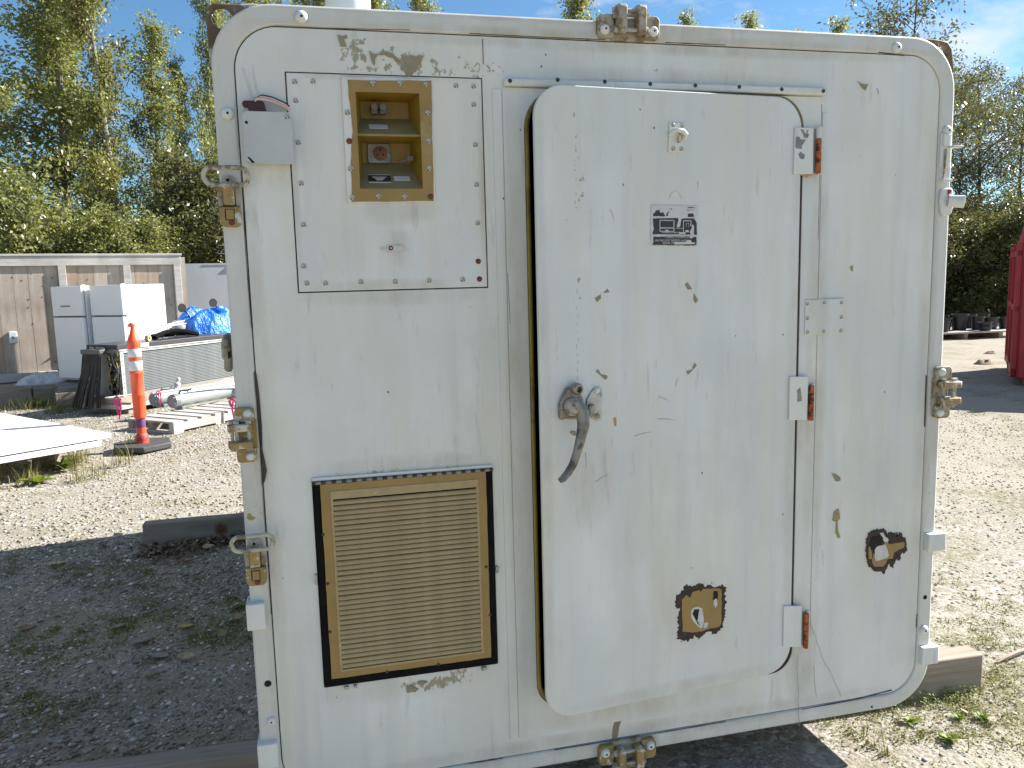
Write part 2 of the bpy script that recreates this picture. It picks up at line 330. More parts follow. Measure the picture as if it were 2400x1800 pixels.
# access panel with the power entry box
REC = [(-.752, 1.893), (-.585, 1.893), (-.585, 2.141), (-.752, 2.141)]
MB().plate([(-.9245, 1.6255), (-.4145, 1.6255), (-.4145, 2.1845), (-.9245, 2.1845)], [REC], .0005, .02).build('access_panel', M_access, SH, .0012)
acc = bpy.data.objects['access_panel']
MB().plate([(-.932, 1.618), (-.407, 1.618), (-.407, 2.192), (-.932, 2.192)], [(lambda p: p)([(-.925, 1.625), (-.414, 1.625), (-.414, 2.185), (-.925, 2.185)])], .0062, .02).build('panel_gap', M_seam, acc)
for q in ((-0.904,2.163), (-0.858,2.165), (-0.484,2.165), (-0.436,2.165), (-0.904,2.116), (-0.437,2.117), (-0.904,2.011), (-0.436,2.011), (-0.903,1.907), (-0.436,1.905), (-0.903,1.801), (-0.436,1.801),
          (-0.909,1.693), (-0.903,1.648), (-0.855,1.647), (-0.762,1.648), (-0.670,1.646), (-0.577,1.647), (-0.484,1.647)): screw(acc, q, .0005)
for q in ((-0.436,1.647), (-0.438,1.696)): screw(acc, q, .0005, True)
# taped-over fitting under the box
m = MB(); m.prism(jag([(-0.689,1.744), (-0.641,1.744), (-0.639,1.726), (-0.689,1.726)], .0015, .01, 3), -.0025, .0005); fit = m.build('taped_fitting', M_bare, acc, .001)
m = MB()
for z in ([(-0.670,1.741),(-0.662,1.743),(-0.662,1.730),(-0.668,1.730)], [(-0.658,1.740),(-0.651,1.742),(-0.649,1.731),(-0.658,1.729)], [(-0.647,1.739),(-0.641,1.737),(-0.640,1.727),(-0.644,1.730)], [(-0.705,1.740),(-0.701,1.739),(-0.701,1.731),(-0.704,1.731)], [(-0.698,1.738),(-0.693,1.736),(-0.694,1.732),(-0.697,1.731)]):
    MB().prism(z, -.0035, -.0024).build('torn_mark', M_scuff, fit)
MB().lathe([(.0065, 0), (.005, .002), (.001, .0025)], (*(-0.678,1.736)[:1], -.0024, (-0.678,1.736)[1]), (0, -1, 0), 10).build('red_stud', M_screwr, fit)
MB().lathe([(.003, 0), (.001, .002)], ((-0.678,1.736)[0], -.0045, (-0.678,1.736)[1]), (0, -1, 0), 8).build('stud_head', M_bare, fit)

PEO = jag([(-.776, 1.859), (-.557, 1.860), (-.5515, 2.175), (-.772, 2.170), (-.768, 2.11), (-.764, 2.04), (-.771, 2.00)], .0012, .02, 2)
MB().plate([(-.787, 1.856), (-.551, 1.856), (-.551, 2.180), (-.787, 2.180)], [REC], -.0035, .0004).build('entry_rim', M_access, SH, .002)
pe = MB().plate(PEO, [REC], -.0045, -.0030).build('power_entry_box', M_tan, SH)
m = MB()                                                        # recess: two bays with sloping sills
x0, x1 = -.752, -.585; zs = [(2.141, -.0040), (2.136, .085), (2.092, .088), (2.036, .004), (2.031, .006), (2.026, .088), (1.974, .092), (1.893, -.0040)]
v = []; f_ = []
for z, y in zs: v += [(x0 + (.016 if y > .05 else 0), y, z), (x1 - (.020 if y > .05 else 0), y, z)]
back = MB(); 
for i, nm, mt in ((0, 'bay_ceiling', M_yellow), (1, 'bay_back', M_yellow), (2, 'bay_sill', M_shelf), (3, 'sill_lip', M_shelf), (4, 'bay_ceiling', M_yellow), (5, 'bay_back', M_yellow), (6, 'bay_sill', M_shelf)):
    MB().add(v[2 * i:2 * i + 4], [(0, 1, 3, 2)]).build(nm, mt, pe, smooth=False)
for x in (x0, x1):
    m = MB(); o = 0; m.v += [(x + (.016 if x == x0 else -.020) * (y > .05), y, z) for z, y in zs] + [(x, -.004, 2.033)]
    m.f += [(o, o + 1, o + 2, o + 3, o + 8), (o + 8, o + 4, o + 5, o + 6, o + 7)]
    m.build('bay_side', M_yellow, pe, smooth=False)
for q in ((-0.706,2.164), (-0.635,2.166), (-0.566,2.165), (-0.775,2.088), (-0.564,2.092), (-0.564,2.019), (-0.774,1.945), (-0.565,1.947), (-0.773,1.870), (-0.705,1.873), (-0.635,1.872)): screw(pe, q, -.0045)
for q in ((-0.774,2.015), (-0.565,1.872)): screw(pe, q, -.0045, True)
for x in (-.701, -.678):
    m = MB(); m.cyl((x, .086, 2.118), (x, .045, 2.114), .009, 12); m.box(x - .008, .05, 2.098, x + .008, .07, 2.109); m.build('connector', M_dgrey, pe)
m = MB(); m.prism(rrect(-.722, 1.972, -.660, 2.024, .003, 2), .082, .090); sock = m.build('socket_plate', M_steel, pe, .001)
MB().lathe([(.019, 0), (.019, .004), (.016, .005)], (-.688, .082, 1.998), (0, -1, 0), 20).build('outlet', M_brown, sock)
m = MB()
for a in range(3): m.box(-.0035, .0745, -.0012, .0035, .0772, .0012, Matrix.Translation((-.688, 0, 1.998)) @ Matrix.Rotation(a * 2.1 + .5, 4, 'Y') @ Matrix.Translation((.009, 0, 0)))
m.build('outlet_slot', M_hole, sock, smooth=False)
m = MB(); m.cyl((-.612, .085, 1.985), (-.612, .03, 1.976), .004, 8); m.box(-.620, .03, 1.972, -.604, .037, 1.984); m.tube([(-.612, .032, 1.976), (-.63, .036, 1.973), (-.645, .05, 1.972)], .003, 6); m.build('wing_stud', M_dgrey, pe)
def on_sill(u, t, sill):      # a point on a sloping sill
    (za, ya), (zb, yb) = ((2.092, .088), (2.036, .004)) if sill == 0 else ((1.974, .092), (1.893, -.004))
    return Vector((u, ya + (yb - ya) * t, za + (zb - za) * t))
def sill_tag(nm, u0, u1, t0, t1, sill, mt, lift=.0015, parent=pe):
    nrm = (on_sill(0, 1, sill) - on_sill(0, 0, sill)).cross(Vector((1, 0, 0))).normalized(); nrm = nrm if nrm.z > 0 else -nrm
    a = [on_sill(u, t, sill) for u, t in ((u0, t0), (u1, t0), (u1, t1), (u0, t1))]
    return MB().add([q + nrm * lift for q in a] + [q - nrm * .001 for q in a], [(3, 2, 1, 0), (0, 1, 5, 4), (1, 2, 6, 5), (2, 3, 7, 6), (3, 0, 4, 7)]).build(nm, mt, parent, smooth=False)
sill_tag('blank_label', -.718, -.668, .42, .66, 0, M_platel)
lab = sill_tag('black_label', -.727, -.667, .50, .76, 1, M_plateb); lab['label'] = 'small black plate with pale lettering and border'
sill_tag('blank_label', -.658, -.615, .54, .70, 1, M_platel)
for i, (u0, u1, t) in enumerate(((-.727, -.667, .49), (-.727, -.667, .77), (-.716, -.678, .58), (-.710, -.684, .63), (-.706, -.688, .68))):
    sill_tag('label_line', u0, u1, t - .008, t + .008 + .010 * (i > 1), 1, M_platel, .0019 + .0002 * i)

# junction box with loose wires
m = MB(); m.box(-1.033, -.034, 1.955, -.920, .0025, 2.078); jb = m.build('junction_box', M_galv, SH, .006)
m = MB(); m.prism([(-1.036, 1.958), (-1.022, 1.951), (-.927, 1.950), (-.9165, 1.953), (-.9165, 2.066), (-.923, 2.079), (-1.028, 2.080), (-1.037, 2.073)], -.037, -.0342); m.build('box_cover', M_galv, jb, .001)
screw(jb, (-.927, 2.068), -.037, me=me_screw); 
MB().lathe([(.0042, 0), (.001, .0006)], (-1.027, -.0371, 2.052), (0, -1, 0), 8).build('screw_hole', M_hole, jb)
MB().prism([(-1.030, 1.967), (-1.026, 1.968), (-1.012, 1.9535), (-1.020, 1.9525)], -.0374, -.0372).build('broken_corner', M_hole, jb)
m = MB(); m.prism([(-1.020, 2.078), (-.977, 2.078), (-.982, 2.104), (-.990, 2.1075), (-1.031, 2.107), (-1.036, 2.101), (-1.034, 2.094), (-1.022, 2.092)], -.030, -.004); m.build('connector_plug', M_redp, jb, .003)
for w, mt, dz in ((.0034, M_wireb, 0), (.0030, M_wirew, -.004), (.0026, M_wirew, -.010)):
    pts = [(-1.005, -.016 + dz, 2.102), (-1.000, -.020 + dz, 2.114 + dz * .4), (-.985, -.022 + dz, 2.121 + dz), (-.962, -.020 + dz, 2.117 + dz), (-.935, -.012 + dz * .4, 2.107 + dz), (-.923, .001, 2.101 + dz)]
    q = []
    for i in range(len(pts) - 1):
        for t in range(4): q.append([pts[i][c] + (pts[i + 1][c] - pts[i][c]) * t / 4 for c in range(3)])
    MB().tube(q + [pts[-1]], w, 8).build('loose_wire', mt, jb)

# louvred vent
vent = MB().plate([(-.9195, .5085), (-.4175, .5085), (-.4175, 1.100), (-.9195, 1.100)], [[(-.890, .540), (-.447, .540), (-.447, 1.092), (-.890, 1.092)]], -.004, .02).build('air_vent', M_black, SH, .003)
fr = MB().plate(jag([(-.900, .5335), (-.4365, .5335), (-.4365, 1.0995), (-.900, 1.0995)], .0008, .03, 4), [[(-.874, .552), (-.460, .552), (-.460, 1.078), (-.874, 1.078)]], -.007, .012).build('vent_frame', M_tan, vent, .002)
for q in ((-0.900,0.958), (-0.895,0.816), (-0.897,0.675), (-0.744,0.533), (-0.595,0.535), (-0.437,0.666), (-0.444,0.814), (-0.746,1.105), (-0.594,1.104)): screw(fr, q, -.007, me=me_dot, s=.8)
m = MB().plate([(-.8745, .5515), (-.4595, .5515), (-.4595, 1.0785), (-.8745, 1.0785)], [[(-.868, .558), (-.466, .558), (-.466, 1.055), (-.868, 1.055)]], -.0085, .0); m.build('louvre_rim', M_slat, vent, .001)
NS = 34; pitch = (1.052 - .560) / NS
ms = MB(); ms.prism([(-.0, .0)] * 0 or [(-.2005, 0), (.2005, 0), (.2005, .001), (-.2005, .001)], 0, .001); 
ms = MB(); a = [(-.0020, .0128), (-.0068, .0110), (-.0092, .0070), (-.0090, .0022), (-.0060, .0000), (.010, -.004), (.010, -.002), (-.0045, .0018), (-.0074, .0035), (-.0074, .0066), (-.0056, .0096), (-.0020, .0112)]
k_ = len(a); ms.add([(-.201, y, z) for y, z in a] + [(.201, y, z) for y, z in a], [tuple(range(k_)), tuple(range(2 * k_ - 1, k_ - 1, -1))] + [(i, i + k_, (i + 1) % k_ + k_, (i + 1) % k_) for i in range(k_)])
me_slat = ms.mesh('slat', M_slat)
bm = bmesh.new(); bm.from_mesh(me_slat); bmesh.ops.recalc_face_normals(bm, faces=bm.faces); bm.to_mesh(me_slat); bm.free()
for i in range(NS): link('slat', me_slat, vent, (-.667, 0, .560 + pitch * i + random.Random(i).uniform(-.0005, .0005)))
MB().box(-.870, .014, .556, -.464, .018, 1.056).build('backing', M_hole, vent)
m = MB(); m.prism([(-.921, 1.1095), (-.4155, 1.1075), (-.4155, 1.1165), (-.921, 1.1185)], -.004, .003); hb = m.build('hinge_strip', M_white, vent, .001)
MB().tube([(-.921, -.006, 1.1045), (-.4155, -.006, 1.1025)], .0042, 10).build('hinge_pin', M_seam, hb)
me_kn = MB().tube([(-.0075, 0, 0), (.0075, 0, 0)], .0052, 10).mesh('hinge_knuckle', M_steel)
for i in range(18): link('hinge_knuckle', me_kn, hb, (-.905 + i * .0278, -.006, 1.1044 - i * .0001))
for x, z, w, h in ((-.411, .80, .007, .022), (-.459, .4995, .016, .010), (-.860, .4995, .012, .009), (-.835, .4995, .010, .009), (-.926, .83, .006, .030)):
    m = MB(); m.box(x - w / 2, -.006, z - h / 2, x + w / 2, .003, z + h / 2); m.build('vent_catch', M_ring, vent, .002)

# cover plate by the door hinge side
m = MB(); m.prism([(0.590,1.558), (0.727,1.558), (0.728,1.445), (0.590,1.449)], -.0025, .0006); cp = m.build('cover_plate', M_panel, SH, .001)
for q in ((253, 310), (363, 302), (472, 302), (253, 403), (472, 394), (253, 493), (360, 490), (470, 484)): pass
for q in ((0.597,1.545), (0.656,1.547), (0.717,1.545), (0.598,1.500), (0.718,1.500), (0.599,1.457), (0.657,1.457), (0.718,1.457)): screw(cp, q, -.0025, s=.8)

# ------------------------------------------------------------------ door, hinged on its right edge and a little open
door = MB().prism(rrect(-.853, .3516, 0, 2.1578, [.085, .09, .09, .085], 10), 0, .013).build('door', M_door, SH, .003, loc=(.5577, -.012, 0), rot=(0, 0, .08634))
MB().prism(rrect(-.815, .392, -.02, 2.118, .065, 8), .0132, .050).build('door_core', M_black, door, .004)
# hinges
for i, (lf, bar) in enumerate(((((-0.028,2.071), (0.038,2.071), (0.040,1.937), (-0.029,1.934)), (0, 0)), (((-0.028,1.323), (0.041,1.319), (0.039,1.181), (-0.028,1.186)), (1.174, 1.312)), (((-0.033,0.579), (0.036,0.568), (0.037,0.427), (-0.032,0.439)), (.437, .563)))):
    hl = MB().prism(list(lf), -.006, -.0003).build('hinge_leaf', M_white, door, .0015)
    hl['label'] = ('white hinge leaf with grey bare patches, topmost of three', 'white hinge leaf level with the door handle', 'white hinge leaf low on the door')[i]
m = MB()
for z0, z1, x in (((0.617,1.938)[1], (0.616,2.074)[1], (0.616,2.011)[0]), ((0.613,1.178)[1], (0.611,1.290)[1], (0.612,1.239)[0]), ((0.614,0.420)[1], (0.611,0.540)[1], (0.613,0.487)[0])):
    nseg = 4
    for q in range(nseg):
        a = z0 + (z1 - z0) * q / nseg; b = z0 + (z1 - z0) * (q + 1) / nseg
        MB().cyl((x, -.012, a + .001), (x, -.012, b - .001), .0085, 12).build('hinge_knuckle', M_rust if not (z0 > 1.8 and q == 3) else M_white, SH)
    MB().box(x + .004, -.009, z0 - .002, x + .016, .0004, z1 + .004).build('hinge_plate', M_white, SH, .001)
# grey bare patches on the top hinge leaf
for z in ([(-0.025,2.043),(-0.013,2.044),(-0.008,2.036),(0.012,2.037),(0.004,2.027),(-0.002,2.020),(-0.004,2.008),(-0.019,2.009),(-0.026,2.013)], [(-0.009,2.066),(0.003,2.064),(0.007,2.054),(0.012,2.054),(0.013,2.062),(0.019,2.065),(0.015,2.054),(0.021,2.052),(0.017,2.041),(0.005,2.041),(0.000,2.051)], [(-0.015,1.993),(-0.007,2.000),(-0.000,1.996),(0.008,1.992),(0.004,1.979),(-0.008,1.980)]): MB().prism(jag(z, .0006, .006, 8), -.0068, -.0058).build('bare_patch', M_steel, door, smooth=False)
for z in ([(-0.001,1.278),(0.010,1.287),(0.015,1.262),(0.017,1.243),(0.001,1.241)],): MB().prism(jag(z, .0008, .006, 8), -.0068, -.0058).build('bare_patch', M_steel, door, smooth=False)
# lever handle
h0 = (-0.761,1.302); hx, hz = h0
esc = [(-0.778,1.339),(-0.761,1.342),(-0.742,1.337),(-0.735,1.322),(-0.727,1.303),(-0.725,1.286),(-0.727,1.263),(-0.736,1.248),(-0.756,1.248),(-0.783,1.252),(-0.793,1.248),(-0.801,1.255),(-0.801,1.293),(-0.792,1.313)]
hd = MB().prism(esc, -.016, -.0005).build('handle_base', M_lever, door, .006)
m = MB(); m.lathe([(.026, 0), (.025, .02), (.020, .032), (.012, .037)], ((-0.764,1.285)[0], -.014, (-0.764,1.285)[1]), (.25, -1, .15), 18); m.build('handle_hub', M_ring, door)
hubtop = (-0.753,1.338)
m = MB(); m.lathe([(.016, 0), (.0165, .018), (.013, .022), (.009, .0225), (.009, .012)], (hubtop[0], -.014, hubtop[1]), (.15, -1, -.1), 16); m.build('lock_cylinder', M_lever, door)
ct = [(-0.760,1.302), (-0.746,1.276), (-0.747,1.237), (-0.757,1.201), (-0.768,1.165), (-0.780,1.131), (-0.795,1.108), (-0.811,1.092), (-0.821,1.088)]
ys = [-.040, -.050, -.056, -.058, -.058, -.057, -.055, -.055, -.058]; rs = [.016, .0200, .0180, .0145, .0125, .0120, .0115, .0105, .0080]
m = MB()
pts = [(x, y, z) for (x, z), y in zip(ct, ys)]
m.tube(pts, rs, 14, flat=.62); m.build('door_handle', M_lever, door)
m = MB(); m.prism([(-0.769,1.223), (-0.782,1.225), (-0.785,1.219), (-0.775,1.210), (-0.767,1.211)], -.052, -.046); m.build('handle_spur', M_lever, door, .001)
stk = [(-0.712,1.302),(-0.702,1.317),(-0.689,1.333),(-0.676,1.335),(-0.666,1.330),(-0.667,1.242),(-0.673,1.238),(-0.682,1.237),(-0.700,1.249),(-0.712,1.263),(-0.716,1.279)]
MB().prism([(x + (x - stk[0][0]) * .03 - .0012, z - .0008) for x, z in stk], -.0012, -.0001).build('keeper_shadow_line', M_chip, door, smooth=False)  # thin darker under-plate drawn as the keeper's shadow line
sk = MB().prism(stk, -.006, -.0013).build('keeper_plate', simple('worn_keeper_paint', (.50, .50, .46), .55, .1, .2, 40, ((.24, .23, .20), .6, 26)), door, .002)
m = MB(); q = (-0.701,1.270); m.box(q[0] - .010, -.020, q[1] - .018, q[0] + .008, -.005, q[1] + .018); m.build('keeper_lug', M_ring, door, .005)
for c, mm in (((-0.682,1.323), M_white), ((-0.682,1.251), M_clampw)): MB().lathe([(.0085, 0), (.007, .004), (.002, .0055)], (c[0], -.006, c[1]), (0, -1, 0), 12).build('keeper_screw', mm, door)
# hasp loop
hp = [(-0.449,2.071), (-0.402,2.070), (-0.404,1.989), (-0.452,1.988)]
MB().prism(hp, -.004, -.0004).build('hasp_plate', M_white, door, .0015)
c = (-0.426,2.031)
m = MB(); m.tube([(c[0] - .020, -.004, c[1] + .006), (c[0] - .018, -.018, c[1] + .013), (c[0] - .008, -.022, c[1] + .016), (c[0] + .010, -.022, c[1] + .014), (c[0] + .022, -.018, c[1] + .006), (c[0] + .025, -.004, c[1] - .006)], .0065, 8); m.build('hasp_loop', M_white, door)
m = MB(); m.box(c[0] + .001, -.016, c[1] - .016, c[0] + .008, -.002, c[1] + .012); m.box(c[0] + .013, -.012, c[1] - .006, c[0] + .024, -.002, c[1] + .002); m.build('hasp_pin', M_clamp, door, .001)
for q in ((-0.437,2.064), (-0.408,2.063), (-0.437,1.999), (-0.411,1.999)): screw(door, q, -.004, s=.9)
# data plate
Z = lambda s, y0, y1, mt, nm, par: MB().prism(s, y0, y1).build(nm, mt, par, smooth=False)
dp = MB().prism([(-0.505,1.843), (-0.354,1.841), (-0.355,1.725), (-0.509,1.728)], -.0022, -.0003).build('data_plate', M_platel, door, .0008)
dp['label'] = 'worn metal data plate with black printed fields and pale lettering'
blk = MB()
for s_, sd_ in (([(-0.500,1.811),(-0.499,1.820),(-0.495,1.820),(-0.493,1.825),(-0.489,1.828),(-0.485,1.827),(-0.481,1.830),(-0.478,1.822),(-0.472,1.821),(-0.467,1.822),(-0.465,1.817),(-0.461,1.811)], 1), ([(-0.458,1.813),(-0.458,1.818),(-0.453,1.823),(-0.450,1.827),(-0.450,1.822),(-0.454,1.817),(-0.452,1.812)], 2), ([(-0.446,1.830),(-0.442,1.833),(-0.438,1.830)], 3),
               ([(-0.388,1.809),(-0.388,1.819),(-0.371,1.819),(-0.369,1.813),(-0.368,1.809)], 4), ([(-0.388,1.836),(-0.364,1.836),(-0.364,1.835),(-0.388,1.834)], 5), ([(-0.392,1.829),(-0.368,1.829),(-0.368,1.828),(-0.392,1.828)], 6),
               ([(-0.501,1.805),(-0.455,1.806),(-0.421,1.806),(-0.418,1.803),(-0.425,1.784),(-0.422,1.779),(-0.416,1.778),(-0.412,1.786),(-0.408,1.805),(-0.369,1.805),(-0.362,1.798),(-0.359,1.790),(-0.358,1.758),(-0.368,1.759),(-0.367,1.783),(-0.373,1.790),(-0.376,1.776),(-0.383,1.766),(-0.378,1.759),(-0.502,1.761),(-0.498,1.777),(-0.500,1.791)], 7),
               ([(-0.499,1.754),(-0.380,1.754),(-0.378,1.746),(-0.372,1.750),(-0.361,1.753),(-0.359,1.741),(-0.360,1.731),(-0.365,1.728),(-0.397,1.728),(-0.410,1.729),(-0.502,1.731),(-0.499,1.741)], 8)):
    blk.prism(jag(s_, .0006, .006, sd_), -.0030, -.0022)
stuff(blk.build('plate_print', M_plateb, door, smooth=False))
pal = MB()
def bar(x0, y0, x1, y1, w=16): pass
for s_ in ([(-0.480,1.801),(-0.432,1.800),(-0.432,1.798),(-0.480,1.799)], [(-0.480,1.801),(-0.478,1.801),(-0.478,1.768),(-0.480,1.768)], [(-0.435,1.800),(-0.432,1.800),(-0.433,1.768),(-0.435,1.768)], [(-0.480,1.780),(-0.433,1.779),(-0.433,1.777),(-0.480,1.777)], [(-0.480,1.770),(-0.433,1.769),(-0.433,1.768),(-0.480,1.768)],
           [(-0.462,1.773),(-0.451,1.773),(-0.451,1.766),(-0.462,1.766)], [(-0.404,1.800),(-0.377,1.799),(-0.377,1.797),(-0.404,1.797)], [(-0.404,1.800),(-0.402,1.800),(-0.402,1.767),(-0.404,1.767)], [(-0.379,1.799),(-0.377,1.799),(-0.377,1.783),(-0.380,1.783)], [(-0.394,1.792),(-0.385,1.792),(-0.385,1.791),(-0.394,1.791)],
           [(-0.394,1.792),(-0.393,1.792),(-0.393,1.780),(-0.394,1.780)], [(-0.386,1.792),(-0.385,1.792),(-0.385,1.780),(-0.386,1.780)], [(-0.396,1.772),(-0.386,1.772),(-0.386,1.766),(-0.396,1.766)], [(-0.418,1.766),(-0.396,1.766),(-0.397,1.761),(-0.418,1.761)], [(-0.429,1.777),(-0.404,1.777),(-0.404,1.776),(-0.429,1.776)],
           [(-0.432,1.739),(-0.394,1.738),(-0.390,1.744),(-0.378,1.743),(-0.376,1.737),(-0.364,1.736),(-0.366,1.732),(-0.432,1.731)]):
    pal.prism(s_, -.0036, -.0028)
stuff(pal.build('plate_drawing', M_platel, door, smooth=False))
def lettering(txt, at, size, par, mat, y, name='lettering', rot=None, width=None):
    c = bpy.data.curves.new('lettering', 'FONT'); c.body = txt; c.size = size; c.extrude = .0002; c.align_x = 'LEFT'; c.align_y = 'BOTTOM'; c.resolution_u = 2
    tmp = bpy.data.objects.new('lettering', c); COL.objects.link(tmp); bpy.context.view_layer.update()
    me = bpy.data.meshes.new_from_object(tmp); bpy.data.objects.remove(tmp); me.materials.clear(); me.materials.append(mat)
    if width:
        xs = [v.co.x for v in me.vertices]; s_ = width / (max(xs) - min(xs))
        for v in me.vertices: v.co.x *= s_
    return link(name, me, par, (at[0], y, at[1]), rot or (PI / 2, 0, 0))
a = (-0.462,1.747); lettering('CRAIG SYSTEMS INC.', a, .0105, door, M_platel, -.0034, width=.0875)
a = (-0.495,1.739); lettering('MILITARY HUT DIVISION', a, .0080, door, M_platel, -.0034, width=.081)
a = (-0.410,1.738); lettering('LAWRENCE', a, .0075, door, M_platel, -.0034, width=.022)
a = (-0.471,1.731); lettering('SERIAL NO.', a, .0098, door, M_platel, -.0034, width=.045)
a = (-0.473,1.762); lettering('SHIPPING DATA', a, .0065, door, M_platel, -.0034, width=.044)
a = (-0.435,1.762); lettering('WEIGHT', a, .0060, door, M_platel, -.0034, width=.021)
m = MB(); q = (-0.427,1.865); m.tube([(q[0] + .018 * math.cos(t), -.0006, q[1] - .004 + .020 * math.sin(t)) for t in [PI * i / 10 for i in range(11)]], .0009, 5); m.build('pencil_arc', M_scuff, door)
# tape marks and scratches on the door
m = MB()
for s_ in ([(-0.683,1.586),(-0.664,1.596),(-0.664,1.584),(-0.677,1.574)], [(-0.657,1.599),(-0.643,1.611),(-0.637,1.601)], [(-0.397,1.616),(-0.388,1.623),(-0.371,1.602),(-0.386,1.601)], [(-0.366,1.591),(-0.351,1.569),(-0.360,1.560),(-0.368,1.570)],
           [(-0.684,1.379),(-0.675,1.385),(-0.666,1.370),(-0.649,1.366),(-0.645,1.360),(-0.653,1.352),(-0.669,1.367)], [(-0.369,1.375),(-0.362,1.386),(-0.355,1.376),(-0.385,1.350),(-0.391,1.362),(-0.370,1.366)], [(0.145,0.996),(0.161,0.993),(0.179,0.980),(0.179,0.968),(0.162,0.968)]):
    MB().prism(s_, -.0007, -.0001).build('tape_mark', M_chip, door, smooth=False)
m = MB()
rng = random.Random(5)
for x, y0, y1, k in ((1338, 232, 250, 3), (1338, 280, 330, 8), (1336, 340, 422, 14), (1337, 455, 480, 2), (1337, 605, 680, 4), (1336, 690, 775, 5), (1334, 785, 850, 5)): pass
cx_, cz_ = -.735, 0
for z, dz, dx in [(2.075, .012, .004)] + [(2.02 - i * .0125, rng.uniform(.003, .009), rng.uniform(.001, .0045)) for i in range(16) if rng.random() < .75] + [(1.60 - i * .022, rng.uniform(.006, .014), .0012) for i in range(16) if rng.random() < .7]:
    x = cx_ + rng.uniform(-.003, .003) - (2.05 - z) * .004; m.prism([(x - dx * .5, z), (x + dx * rng.uniform(.2, .5), z + rng.uniform(0, .002)), (x + dx * .4, z + dz), (x - dx * rng.uniform(0, .5), z + dz)], -.0006, -.0001)
for a, b in (((-0.564,1.181), (-0.501,1.189)), ((-0.486,1.226), (-0.423,1.217)), ((-0.483,1.292), (-0.445,1.274)), ((-0.688,1.057), (-0.641,1.077)), ((-0.718,1.148), (-0.717,1.091)), ((-0.633,1.831), (-0.620,1.796)), ((-0.355,1.910), (-0.356,1.886)), ((-0.426,1.319), (-0.417,1.344))):
    v_ = Vector(b) - Vector(a); nn = Vector((-v_.y, v_.x)).normalized() * .0011; a = Vector(a); b = Vector(b); mid = (a + b) / 2 + nn * 2
    m.prism([tuple(a - nn), tuple(mid - nn), tuple(b), tuple(mid + nn), tuple(a + nn)], -.0006, -.0001)
stuff(m.build('scratch', simple('grey_scratch', (.36, .35, .32), .8), door, smooth=False))
# scraped square low on the door
sc = [(-0.427,0.654),(-0.421,0.674),(-0.405,0.681),(-0.386,0.703),(-0.370,0.696),(-0.347,0.699),(-0.330,0.696),(-0.324,0.685),(-0.301,0.686),(-0.281,0.678),(-0.253,0.680),(-0.247,0.672),(-0.251,0.656),(-0.247,0.625),(-0.249,0.579),(-0.258,0.546),(-0.276,0.529),(-0.291,0.525),(-0.303,0.538),(-0.323,0.531),(-0.342,0.520),(-0.356,0.532),(-0.379,0.519),(-0.398,0.526),(-0.418,0.529),(-0.419,0.547),(-0.416,0.577),(-0.418,0.610),(-0.411,0.628),(-0.421,0.630)]
MB().prism(jag(sc, .0042, .0042, 11), -.0011, -.0002).build('torn_backing', M_torn, door, smooth=False)
MB().prism(jag([(-0.405,0.657),(-0.397,0.662),(-0.389,0.669),(-0.376,0.658),(-0.366,0.676),(-0.343,0.679),(-0.339,0.672),(-0.330,0.680),(-0.281,0.675),(-0.263,0.668),(-0.263,0.559),(-0.271,0.546),(-0.300,0.547),(-0.319,0.545),(-0.336,0.542),(-0.369,0.546),(-0.401,0.553),(-0.403,0.612)], .0012, .008, 12), -.0019, -.0010).build('scraped_patch', M_tan, door, smooth=False)
each('pale_residue', [[(-0.372,0.617),(-0.363,0.625),(-0.348,0.626),(-0.332,0.617),(-0.330,0.600),(-0.326,0.577),(-0.331,0.558),(-0.336,0.552),(-0.346,0.560),(-0.362,0.578),(-0.372,0.595)], [(-0.292,0.636),(-0.284,0.643),(-0.280,0.636),(-0.278,0.622),(-0.285,0.612),(-0.292,0.624)], [(-0.326,0.568),(-0.316,0.570),(-0.311,0.564),(-0.315,0.552),(-0.327,0.552)]], -.0024, -.0018, M_bare, door)
each('dark_hole', [[(-0.367,0.606),(-0.361,0.619),(-0.343,0.617),(-0.346,0.603),(-0.348,0.586),(-0.351,0.582),(-0.339,0.561),(-0.348,0.570),(-0.354,0.581)], [(-0.292,0.668),(-0.278,0.665),(-0.277,0.649),(-0.279,0.641),(-0.287,0.643),(-0.295,0.638)]], -.0029, -.0023, M_hole, door)

# scraped patch on the panel right of the door
sp_ = [(0.838,0.742),(0.839,0.761),(0.846,0.779),(0.855,0.783),(0.862,0.792),(0.893,0.790),(0.902,0.791),(0.914,0.785),(0.917,0.773),(0.930,0.777),(0.946,0.772),(0.954,0.755),(0.955,0.774),(0.959,0.760),(0.967,0.774),(0.977,0.763),(0.986,0.752),(0.993,0.737),(0.996,0.714),(0.999,0.704),(0.987,0.699),(0.979,0.703),(0.973,0.684),(0.966,0.674),(0.957,0.691),(0.949,0.666),(0.944,0.649),(0.931,0.670),(0.924,0.656),(0.914,0.636),(0.892,0.650),(0.882,0.643),(0.869,0.656),(0.850,0.670),(0.842,0.697)]
MB().prism(jag(sp_, .0036, .0042, 21), -.0006, .0031).build('torn_backing', M_torn, SH, smooth=False)
for s_ in ([(0.904,0.751),(0.920,0.741),(0.928,0.737),(0.974,0.739),(0.985,0.738),(0.984,0.720),(0.968,0.715),(0.945,0.705),(0.942,0.686),(0.923,0.686),(0.916,0.673),(0.906,0.662),(0.872,0.665),(0.862,0.682),(0.865,0.710),(0.915,0.705)], [(0.846,0.731),(0.853,0.740),(0.861,0.711),(0.862,0.692),(0.849,0.694)]): MB().prism(jag(s_, .0008, .008, 4), -.0014, -.0005).build('scraped_patch', M_tan, SH, smooth=False)
